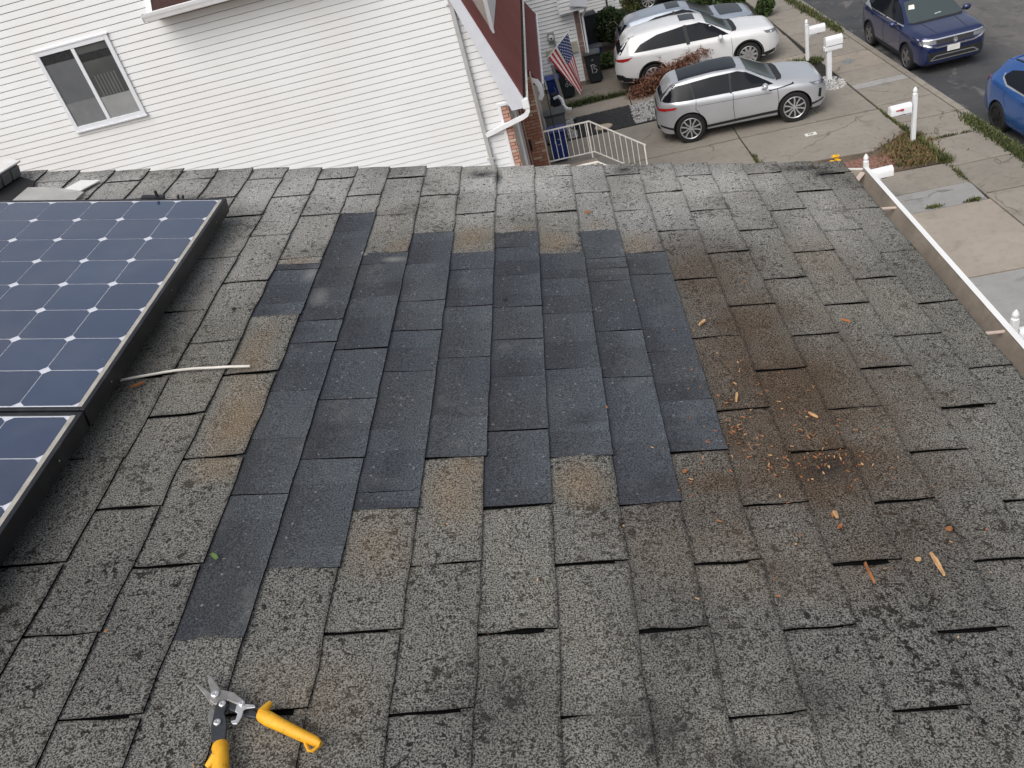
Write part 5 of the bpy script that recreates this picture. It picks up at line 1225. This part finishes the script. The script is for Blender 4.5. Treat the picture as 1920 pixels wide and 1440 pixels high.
# --- grey SUV beyond the white one
GV = dict(SV); GV['zt'] = [(x * 1.06, z * (1.0 if z < 1.2 else 0.99)) for x, z in SV['zt']]
for q in ('zs', 'hw', 'wt', 'zb'): GV[q] = [(x * 1.06, z) for x, z in SV[q]]
GV['wb'] = 2.74; GV['handles'] = ((-.3, .98), (-1.1, 1.0))
GRY = carpaint('paint_steel_blue', (0.36, 0.41, 0.48), 0.4, 0.3)
pt = [('side_glass', CGL, 's', [(.88, 1.09), (-1.75, 1.17), (-1.55, 1.34), (-.9, 1.50), (0.0, 1.54), (.25, 1.46)]), ('window_pillar', CBLK, 's', strip([(-.25, 1.08), (-.3, 1.55)], .07), .009), ('windshield', CGL, 't', mirror_top([(1.0, .60), (.95, .70), (.58, .64), (.24, .56)]), .008), ('sunroof', CGL, 't', mirror_top([(-.05, .40), (-.50, .40)]), .007),
      ('rear_window', CGL, 'r', [(-.6, 1.18), (.6, 1.18), (.55, 1.44), (-.55, 1.44)], .012), ('tail_light', TLT, 's', [(-2.2, .92), (-2.16, 1.04), (-1.72, 1.06), (-1.85, .96)], .008), ('tail_light', TLT, 'r', [(.4, .95), (.84, .92), (.84, 1.05), (.4, 1.03)], .012, 2),
      ('head_light', HLT, 's', [(2.22, .82), (2.2, .90), (1.82, .96), (1.95, .88)], .008), ('head_light', HLT, 'f', [(.45, .80), (.82, .83), (.80, .92), (.45, .89)], .010, 2), ('hood_panel', CGL, 't', mirror_top([(1.95, .45), (1.9, .60), (1.2, .70), (1.16, .5)]), .004)]
make_car('grey_suv', GV, GRY, 'steel grey SUV with sunroof, farthest of the three parked side by side', (4.25, 30.0, 0.0), rad(-2), pt, dict(r=.365, w=.24, style=(10, 'bar', .12), arch=.08))
# --- dark car at the top edge
BLKP = carpaint('paint_black', (0.012, 0.012, 0.014), 0.2, 0.25)
pt = [('side_glass', CGL, 's', [(.88, 1.09), (-1.75, 1.17), (-1.55, 1.34), (-.9, 1.50), (0.0, 1.54), (.25, 1.46)]), ('windshield', CWS, 't', mirror_top([(.95, .60), (.90, .70), (.55, .64), (.22, .56)]), .008)]
make_car('black_suv', SV, BLKP, 'black car whose wheel shows at the top edge of the picture', (5.24, 37.6, 0.0), rad(180), pt, dict(r=.37, w=.24, style=(5, 'split')))
# --- navy SUV in the street, nose towards us
NV = dict(wb=2.64, mirror=(.66, 1.10), handles=((-.30, .96), (-1.15, .98)),
          zt=[(2.20, .72), (2.15, .95), (2.02, 1.03), (1.6, 1.07), (1.15, 1.10), (.98, 1.13), (.55, 1.38), (.22, 1.55), (-.1, 1.61), (-.6, 1.635), (-1.4, 1.60), (-1.95, 1.52), (-2.08, 1.2), (-2.18, 1.05), (-2.22, .7)],
          zs=[(2.2, .70), (2.05, .95), (1.5, .99), (.9, 1.02), (0, 1.05), (-1.2, 1.08), (-2.0, 1.11), (-2.22, .68)],
          hw=[(2.20, .70), (2.12, .80), (2.0, .86), (1.6, .915), (1.0, .92), (0, .91), (-1.2, .915), (-1.7, .91), (-2.1, .82), (-2.22, .7)],
          wt=[(2.2, .58), (2.05, .74), (1.5, .80), (1.0, .76), (.5, .66), (.15, .61), (-.8, .60), (-1.9, .57), (-2.08, .64), (-2.22, .5)],
          zb=[(2.2, .34), (2.08, .24), (1.0, .24), (-1.0, .24), (-2.0, .28), (-2.22, .4)])
NAVY = carpaint('paint_navy', (0.012, 0.022, 0.085), 0.3, 0.25)
pt = [('side_glass', CGL, 's', [(.90, 1.08), (-1.80, 1.14), (-1.70, 1.38), (-.8, 1.51), (0.0, 1.52), (.28, 1.44)]), ('window_chrome', CHROME, 's', strip([(.90, 1.075), (-1.80, 1.135), (-1.78, 1.25)], .022), .009), ('window_pillar', CBLK, 's', strip([(-.22, 1.08), (-.28, 1.54)], .08), .009),
      ('windshield', CWS, 't', mirror_top([(1.02, .58), (.96, .70), (.6, .64), (.27, .57)]), .008), ('cowl', CBLK, 't', mirror_top([(1.12, .40), (1.10, .64), (.98, .73), (1.0, .58)]), .007),
      ('head_light', HLT, 'f', [(.48, .82), (.85, .83), (.84, .92), (.48, .90)], .012, 2), ('light_bar', CHROME, 'f', strip([(-.85, .945), (-.45, .925), (.45, .925), (.85, .945)], .028), .016), ('grille', CBLK, 'f', [(-.47, .80), (.47, .80), (.47, .905), (-.47, .905)], .011),
      ('chrome_smile', CHROME, 'f', strip([(-.84, .86), (-.66, .79), (-.46, .735), (.46, .735), (.66, .79), (.84, .86)], .04), .018), ('lower_bumper', CBLK, 'f', [(-.66, .38), (.66, .38), (.72, .62), (-.72, .62)], .010), ('skid_trim', CHROME, 'f', strip([(-.62, .42), (-.48, .52), (.48, .52), (.62, .42)], .03), .016), ('skid_trim', CHROME, 'f', strip([(-.62, .415), (.62, .415)], .022), .016),
      ('number_plate', PLATE, 'f', [(-.20, .585), (.12, .585), (.12, .725), (-.20, .725)], .028), ('lower_cladding', CBLK, 's', [(.90, .25), (-.90, .25), (-.90, .40), (.90, .40)], .008),
      ('hood_crease', SEAM, 't', strip([(1.05, .45), (2.0, .38)], .012), .004), ('hood_crease', SEAM, 't', strip([(1.05, -.45), (2.0, -.38)], .012), .004), ('door_seam', SEAM, 's', strip([(-.24, 1.06), (-.28, .7), (-.24, .42)], .010), .004), ('door_seam', SEAM, 's', strip([(.92, 1.0), (.95, .7), (.90, .42)], .010), .004),
      ('inspection_sticker', PLATE, 't', [(.42, -.50), (.56, -.56), (.58, -.40), (.44, -.36)], .011), ('dash_strip', plain('dash_pale', (0.35, 0.38, 0.36), 0.5), 't', [(.86, .02), (.89, .02), (.87, .2), (.84, .2)], .011),  # small pale patches laid on the windshield
      ('roof_rail', CHROME, 't', strip([(.1, .56), (-1.7, .53)], .03), .02), ('roof_rail', CHROME, 't', strip([(.1, -.56), (-1.7, -.53)], .03), .02)]
nv = make_car('navy_suv', NV, NAVY, 'navy blue SUV parked in the street facing the camera', (10.24, 25.32, -0.115), rad(-90 + 2.3), pt, dict(r=.355, w=.235, style=(5, 'bar', .15), arch=.07, rim=plain('rim_grey', (0.22, 0.22, 0.23), 0.35, 0.7)))
# maker's badge: a plain ring with strokes
bm = bmesh.new(); lathe(bm, [(.065, 0), (.065, .012), (.052, .014), (.052, .002)], 18, Matrix.Translation((2.195, 0, .84)) @ Matrix.Rotation(rad(90), 4, 'Y'))
for q in ((-.03, .03, -.012, -.035), (-.012, -.035, .0, .0), (.0, .0, .012, -.035), (.012, -.035, .03, .03)):
    tube(bm, [(2.208, q[0], .84 + q[1]), (2.208, q[2], .84 + q[3])], .006, 5)
add('badge', bm, CHROME, nv)
# --- bright blue hatch at the right edge, tail away from us
HV = dict(NV); HV['wb'] = 2.64
HV['zt'] = [(2.20, .72), (2.15, .92), (2.02, 1.0), (1.6, 1.05), (1.15, 1.09), (.98, 1.12), (.55, 1.36), (.22, 1.50), (-.1, 1.56), (-.6, 1.58), (-1.4, 1.54), (-1.78, 1.48), (-2.02, 1.17), (-2.16, 1.0), (-2.2, .66)]
HV['zs'] = [(2.2, .70), (2.05, .93), (1.5, .97), (.9, 1.0), (0, 1.03), (-1.0, 1.08), (-1.6, 1.13), (-2.0, 1.10), (-2.2, .64)]
HV['wt'] = [(2.2, .58), (2.05, .72), (1.5, .80), (1.0, .75), (.5, .64), (.15, .59), (-.8, .57), (-1.7, .53), (-2.02, .62), (-2.2, .5)]
HV['handles'] = ((-.35, .95),)
BLUE = carpaint('paint_blue', (0.020, 0.105, 0.36), 0.4, 0.25)
pt = [('side_glass', CGL, 's', [(.90, 1.07), (-1.15, 1.13), (-1.42, 1.24), (-1.30, 1.36), (-.8, 1.47), (0.0, 1.48), (.28, 1.40)]), ('window_chrome', CHROME, 's', strip([(.90, 1.06), (-1.12, 1.12), (-1.40, 1.21), (-1.45, 1.28)], .03), .009),
      ('windshield', CWS, 't', mirror_top([(1.02, .58), (.96, .70), (.6, .64), (.27, .56)]), .008), ('rear_window', CGL, 'r', [(-.55, 1.16), (.55, 1.16), (.48, 1.44), (-.48, 1.44)], .012),
      ('tail_light', TLT, 's', [(-2.14, 1.0), (-2.08, 1.09), (-1.86, 1.10), (-1.92, 1.02)], .010), ('tail_light', TLT, 'r', [(.45, .99), (.80, .98), (.78, 1.08), (.45, 1.06)], .012, 2),
      ('lower_cladding', CBLK, 's', [(.90, .25), (-.90, .25), (-.90, .34), (.90, .34)], .008), ('door_seam', SEAM, 's', strip([(-1.06, 1.1), (-1.1, .86), (-.98, .7)], .010), .004), ('spoiler', BLUE, 't', mirror_top([(-1.62, .50), (-1.90, .48)]), .02),
      ('roof_rail', CBLK, 't', strip([(.1, .54), (-1.5, .49)], .025), .02), ('roof_rail', CBLK, 't', strip([(.1, -.54), (-1.5, -.49)], .025), .02)]
make_car('blue_hatchback', HV, BLUE, 'bright blue hatchback cut off by the right edge', (10.50, 17.65, -0.115), rad(-90 + 2.3), pt, dict(r=.345, w=.23, style=(5, 'bar', .12), rim=RIMD))

# ------------------------------------------------------------------ mailboxes
MBW = plain('mailbox_white', (0.78, 0.79, 0.80), 0.4, var=0.05, scale=8)
FLAGR = plain('mailbox_red', (0.45, 0.04, 0.05), 0.5)
def box_arch(bm, L, w, h, M):
    """a mailbox: straight sides, rounded top"""
    po = [(-w / 2, 0), (w / 2, 0), (w / 2, h * .55)] + [(w / 2 * math.cos(a), h * .55 + h * .45 * math.sin(a)) for a in [math.pi * i / 8 for i in range(1, 8)]] + [(-w / 2, h * .55)]
    prism(bm, po, 'x', -L / 2, L / 2, M); return bm
def finial_post(e, h, w=0.09):
    add('post', B(-w / 2, w / 2, -w / 2, w / 2, -0.12, h, bev=0.006), MBW, e)
    bm = bmesh.new(); lathe(bm, [(w * .62, h + .001), (w * .62, h + .025), (w * .40, h + .035), (w * .40, h + .05), (w * .58, h + .085), (w * .50, h + .12), (w * .2, h + .165), (.005, h + .18)], 12); add('finial', bm, MBW, e, smooth=40)
def mailbox(loc, rz, h, bx, bz, label, L=0.46, w=0.18, bh=0.22, arm=True, flag=True):
    e = empty('mailbox', loc, (0, 0, rz), label=label, cat='mailbox', group='white mailboxes along the sidewalk')
    finial_post(e, h)
    bm = bmesh.new(); box_arch(bm, L, w, bh, Matrix.Translation((bx, 0, bz))); bo = add('letter_box', bm, MBW, e, smooth=35)
    add('box_door', B(bx - L / 2 - .012, bx - L / 2 - .001, -w * .47, w * .47, bz + .01, bz + bh * .8), MBW, bo)
    if arm: add('support_arm', B(min(0.05, bx), max(-0.05, bx), -.035, .035, bz - .06, bz - .003), MBW, e)
    if flag:
        add('signal_flag', B(bx - .13, bx + .0, -w / 2 - .012, -w / 2 - .004, bz + .10, bz + .125), FLAGR, bo); add('signal_flag', B(bx - .02, bx + .04, -w / 2 - .014, -w / 2 - .004, bz + .085, bz + .135), FLAGR, bo)
    add('latch', B(bx + .0, bx + .1, -w * .3, w * .3, bz - .035, bz - .004), CBLK, bo)
    return e
mailbox((7.77, 19.06, 0), rad(2), 1.14, -0.32, 0.78, 'white mailbox with small red flag on a finial post in the dry grass')
mailbox((7.30, 26.05, 0), rad(2), 1.10, 0.29, 0.83, 'slender white mailbox post with box facing the street, farther of the pair', flag=False)
mailbox((7.45, 31.9, 0), rad(2), 1.15, 0.30, 0.80, 'white post beside the small green shrub at the top edge', flag=False)
mailbox((5.72, 16.12, 0), rad(2), 1.18, 0.30, 0.80, 'white mailbox with flat box just behind the far gutter end', flag=False, L=0.44, bh=0.19)
mailbox((5.80, 10.12, 0), rad(2), 1.18, 0.30, 0.80, 'white finial post peeking over the gutter at the right edge', flag=False)
e = empty('mailbox', (7.42, 24.32, 0), (0, 0, rad(2)), label='stocky two tier white mailbox in the white pebbles', cat='mailbox', group='white mailboxes along the sidewalk')
add('post', B(-.065, .065, -.065, .065, -.12, .82, bev=.006), MBW, e)
add('shelf', B(-.13, .36, -.09, .09, .80, .93, bev=.02), MBW, e)
bm = bmesh.new(); box_arch(bm, .46, .20, .24, Matrix.Translation((.13, 0, .945))); bo = add('letter_box', bm, MBW, e, smooth=35); add('door_gap', B(-.10, .36, -.095, .095, .931, .944), CBLK, bo)

# ------------------------------------------------------------------ wheeled bins
BINK = plain('bin_black', (0.014, 0.018, 0.022), 0.45, var=0.2); BINB = plain('bin_blue', (0.010, 0.035, 0.19), 0.4, var=0.15); BING = plain('bin_grey', (0.11, 0.115, 0.12), 0.5, var=0.15); LIDG = plain('bin_lid', (0.055, 0.06, 0.066), 0.4, var=0.2)
CHALK = plain('painted_digits', (0.68, 0.70, 0.68), 0.8)
def strokes(parent, name, lines, M, w=0.018):
    bm = bmesh.new()
    for ln in lines:
        po = strip(ln, w); vv = [bm.verts.new(M @ Vector((a, 0, b))) for a, b in po]; n_ = len(ln)
        for i in range(n_ - 1): bm.faces.new((vv[i], vv[i + 1], vv[2 * n_ - 2 - i], vv[2 * n_ - 1 - i]))
    bmesh.ops.solidify(bm, geom=bm.faces[:], thickness=0.002)
    return add(name, bm, CHALK, parent)
def wheeled_bin(loc, rz, mat, lid, label, w=0.54, d=0.60, h=1.0):
    e = empty('wheeled_bin', loc, (0, 0, rz), label=label, cat='bin', group='wheeled bins by the houses')
    bm = bmesh.new(); lo = [(-w * .38, -d * .40), (w * .38, -d * .40), (w * .38, d * .36), (-w * .38, d * .36)]; hi = [(-w / 2, -d / 2), (w / 2, -d / 2), (w / 2, d / 2), (-w / 2, d / 2)]
    a = [bm.verts.new((x, y, .05)) for x, y in lo]; b = [bm.verts.new((x, y, h * .92)) for x, y in hi]
    bm.faces.new(a[::-1]); bm.faces.new(b)
    for i in range(4): bm.faces.new((a[i], a[(i + 1) % 4], b[(i + 1) % 4], b[i]))
    bmesh.ops.bevel(bm, geom=bm.edges[:], offset=.03, segments=2, affect='EDGES'); add('body', bm, mat, e, smooth=40)
    bm = bmesh.new(); prism(bm, [(-d / 2 - .03, h * .925), (d / 2 + .02, h * .925), (d / 2 + .02, h * .96), (0, h * 1.02), (-d / 2 - .03, h * .965)], 'x', -w / 2 - .02, w / 2 + .02)
    bmesh.ops.bevel(bm, geom=bm.edges[:], offset=.012, segments=2, affect='EDGES'); add('lid', bm, lid, e, smooth=40)
    bm = bmesh.new(); tube(bm, [(-w * .42, d / 2 + .05, h * .93), (w * .42, d / 2 + .05, h * .93)], .016, 8); add('handle', bm, mat, e)
    for s in (-1, 1):
        bm = bmesh.new(); lathe(bm, [(.06, -.02), (.10, -.025), (.10, .025), (.06, .02)], 16, Matrix.Translation((s * w * .40, d * .36, .10)) @ Matrix.Rotation(rad(90), 4, 'Y')); add('wheel', bm, TYRE, e)
    return e
def front_plane(d, h, z): return Matrix.Translation((0, -d * .40 - (d * .10) * ((z - .05) / (h * .87)) - 0.006, z)) @ Matrix.Rotation(math.atan(d * .10 / (h * .87)), 4, 'X')
bn = wheeled_bin((1.07, 29.12 - 0.05, 0), rad(-4), BINK, LIDG, 'black wheeled bin painted with the number 15 at the house corner', 0.52, 0.56, 1.05)
strokes(bn, 'digits', [[(-.10, .12), (-.03, .13), (.05, .12)], [(-.06, .11), (-.055, -.15)], [(.10, .07), (.01, .07), (.01, -.02), (.07, -.02), (.10, -.07), (.07, -.13), (.0, -.14)]], front_plane(.56, 1.05, .52), .026)
strokes(bn, 'number_dot', [[(-.03, 0), (.03, .01)]], front_plane(.56, 1.05, .80), .03)
bn = wheeled_bin((0.05, 28.2, 0), rad(6), BINK, BINK, 'black wheeled bin with white digits behind the flag', 0.56, 0.62, 1.08)
strokes(bn, 'digits', [[(.08, .16), (.0, .16), (.0, .09), (.06, .08), (.07, .03), (.0, .02)]], front_plane(.62, 1.08, .55), .022)
strokes(bn, 'digits', [[(.0, -.02), (-.04, -.05), (-.04, -.12), (.0, -.15), (.03, -.12), (.03, -.05), (.0, -.02)], [(.13, -.02), (.09, -.05), (.09, -.12), (.13, -.15), (.16, -.12), (.16, -.05), (.13, -.02)]], front_plane(.62, 1.08, .55), .02)
bn = wheeled_bin((-0.36, 27.55, 0), rad(4), BINB, BINB, 'blue recycling bin beside the black bin with white digits', 0.42, 0.50, 0.98)
strokes(bn, 'arrow_mark', [[(-.0, .08), (.03, .02)], [(.03, .0), (.03, -.12)]], front_plane(.5, .98, .6), .014)
bn = wheeled_bin((-0.42, 22.85, 0), rad(0), BINB, BINB, 'blue recycling bin with arrow emblem behind the railing', 0.50, 0.55, 0.95)
strokes(bn, 'recycling_emblem', [[(.085 * math.cos(a), .085 * math.sin(a)) for a in [q + i * .23 for i in range(8)]] for q in (0.2, 2.3, 4.4)], front_plane(.55, .95, .62), .022)
bn = wheeled_bin((-0.42, 24.2, 0), rad(2), BING, LIDG, 'grey bin with dark lid behind the blue recycling bin', 0.60, 0.60, 1.0)
bn = wheeled_bin((1.25, 31.2, 0), rad(4), BINB, LIDG, 'blue bin with dark lid between the wall and low plants', 0.5, 0.55, 0.62)
bn = wheeled_bin((1.25, 33.0, 0), rad(4), BINK, BINK, 'tall black bin at the left of the round shrub', 0.55, 0.6, 1.35)
# odds and ends by the wall
bm = bmesh.new(); sweep(bm, [(-0.40, 26.6, 0.55), (-0.24, 26.55, 0.60), (-0.16, 26.5, 0.50), (-0.13, 26.45, 0.30), (-0.05, 26.4, 0.20), (0.08, 26.35, 0.18)], [(-.04, -.035), (.04, -.035), (.04, .035), (-.04, .035)])
o = add('downspout_elbow', bm, TRIM, smooth=40); tag(o, 'white downspout elbow pipe standing beyond the grey bin', 'pipe')
bm = bmesh.new(); box(bm, -.05, .05, -.02, .02, 0, 1.5, Matrix.Translation((-0.10, 26.9, 0.0)) @ Matrix.Rotation(rad(-6), 4, 'Y'), .005)
tag(add('leaning_plank', bm, plain('grey_plank', (0.25, 0.25, 0.24), 0.8)), 'grey plank leaning upright near the blue recycling bin', 'plank')
o = add('planter_box', B(-0.46, -0.26, 26.75, 27.0, 0, 0.62, bev=.02), BLACKR); tag(o, 'black box standing against the wall left of the grey plank', 'box')
# garden cat figure
bm = bmesh.new(); tube(bm, [(0.12, 24.95, -0.01), (0.12, 24.95, .10), (0.125, 24.94, .20), (0.13, 24.93, .27)], [.07, .085, .055, .02], 8); bmesh.ops.create_icosphere(bm, subdivisions=2, radius=.052, matrix=Matrix.Translation((.135, 24.91, .30)))
for s in (-1, 1): tube(bm, [(.135 + s * .03, 24.91, .33), (.135 + s * .038, 24.91, .385)], [.02, .003], 5)
tag(add('garden_figure', bm, BLACKR, smooth=50), 'small black garden figure at the edge of the black gravel', 'figurine')
# orange-yellow flowers beside the gutter end
YF = plain('yellow_petal', (0.80, 0.45, 0.02), 0.5, var=0.2, scale=30); fl_ = empty('yellow_flowers', (5.86, 18.62, 0), label='clump of yellow flowers at the edge of the planting bed', cat='flowers')
r = random.Random(8)
for q in range(7):
    a, b, hh = r.uniform(-.11, .11), r.uniform(-.08, .08), r.uniform(.10, .26)
    bm = bmesh.new(); tube(bm, [(a * .5, b * .5, -.02), (a, b, hh)], .005, 5); st_ = add('stem', bm, SH2, fl_)
    bm = bmesh.new(); bmesh.ops.create_icosphere(bm, subdivisions=2, radius=.05, matrix=Matrix.Translation((a, b, hh + .01)) @ Matrix.Diagonal((1, 1, .7, 1)))
    for v_ in bm.verts: v_.co += Vector((r.uniform(-.010, .010), r.uniform(-.010, .010), r.uniform(-.010, .010)))
    add('flower', bm, YF, st_)
# ------------------------------------------------------------------ flag on a slanted pole
fg = empty('flag', (0, 24.0, 0), label='American flag hanging from a slanted pole on the attached house', cat='flag')
A_, B_ = Vector((0.40, 0, 3.03)), Vector((-0.265, 0, 2.52)); VA, VB = Vector((0.13, 0.10, -1.55)), Vector((0.70, -0.05, -1.22))
bm = bmesh.new(); tube(bm, [(-0.79, 0, 2.11), (0.46, 0, 3.085)], .013, 8); add('pole', bm, WHITE_PAINT, fg)
bm = bmesh.new(); bmesh.ops.create_icosphere(bm, subdivisions=2, radius=.028, matrix=Matrix.Translation((.47, 0, 3.095))); add('pole_ball', bm, CHROME, fg)
FR = plain('flag_red', (0.42, 0.028, 0.055), 0.8, var=0.15); FW = plain('flag_white', (0.70, 0.66, 0.62), 0.8, var=0.1); FB = plain('flag_blue', (0.022, 0.05, 0.17), 0.8, var=0.15)
def fpos(a, b):
    p = A_.lerp(B_, a) + VA.lerp(VB, a) * b
    p.y += 0.10 * b * math.sin(a * 11 + b * 2.0) + 0.02 * b * math.sin(a * 30)
    p.x -= 0.03 * b * math.sin(a * 9.0 + 1.0)
    return p
bm = bmesh.new(); na, nb = 26, 20; g_ = [[bm.verts.new(fpos(i / na, jj / nb)) for jj in range(nb + 1)] for i in range(na + 1)]
for i in range(na):
    for jj in range(nb):
        f = bm.faces.new((g_[i][jj], g_[i + 1][jj], g_[i + 1][jj + 1], g_[i][jj + 1])); sidx = i // 2
        f.material_index = 2 if (sidx < 7 and jj < 8) else (0 if sidx % 2 == 0 else 1); f.smooth = True
bmesh.ops.recalc_face_normals(bm, faces=bm.faces[:])
cl = add('cloth', bm, [FR, FW, FB], fg)
bm = bmesh.new()
for i in range(9):
    for jj in range(6 if i % 2 == 0 else 5):
        a, b = (i + .6) / 9.6 * 7 / 13, (jj + (.5 if i % 2 == 0 else 1.0)) / 6 * .4
        for dy in (-.004, .004):
            c_ = fpos(a, b) + Vector((0, dy, 0)); ring = [bm.verts.new(c_ + Vector((math.sin(6.2832 * q / 10), 0, math.cos(6.2832 * q / 10))) * (.021 if q % 2 == 0 else .009)) for q in range(10)]; bm.faces.new(ring)
o = add('stars', bm, FW, cl); o['kind'] = 'stuff'
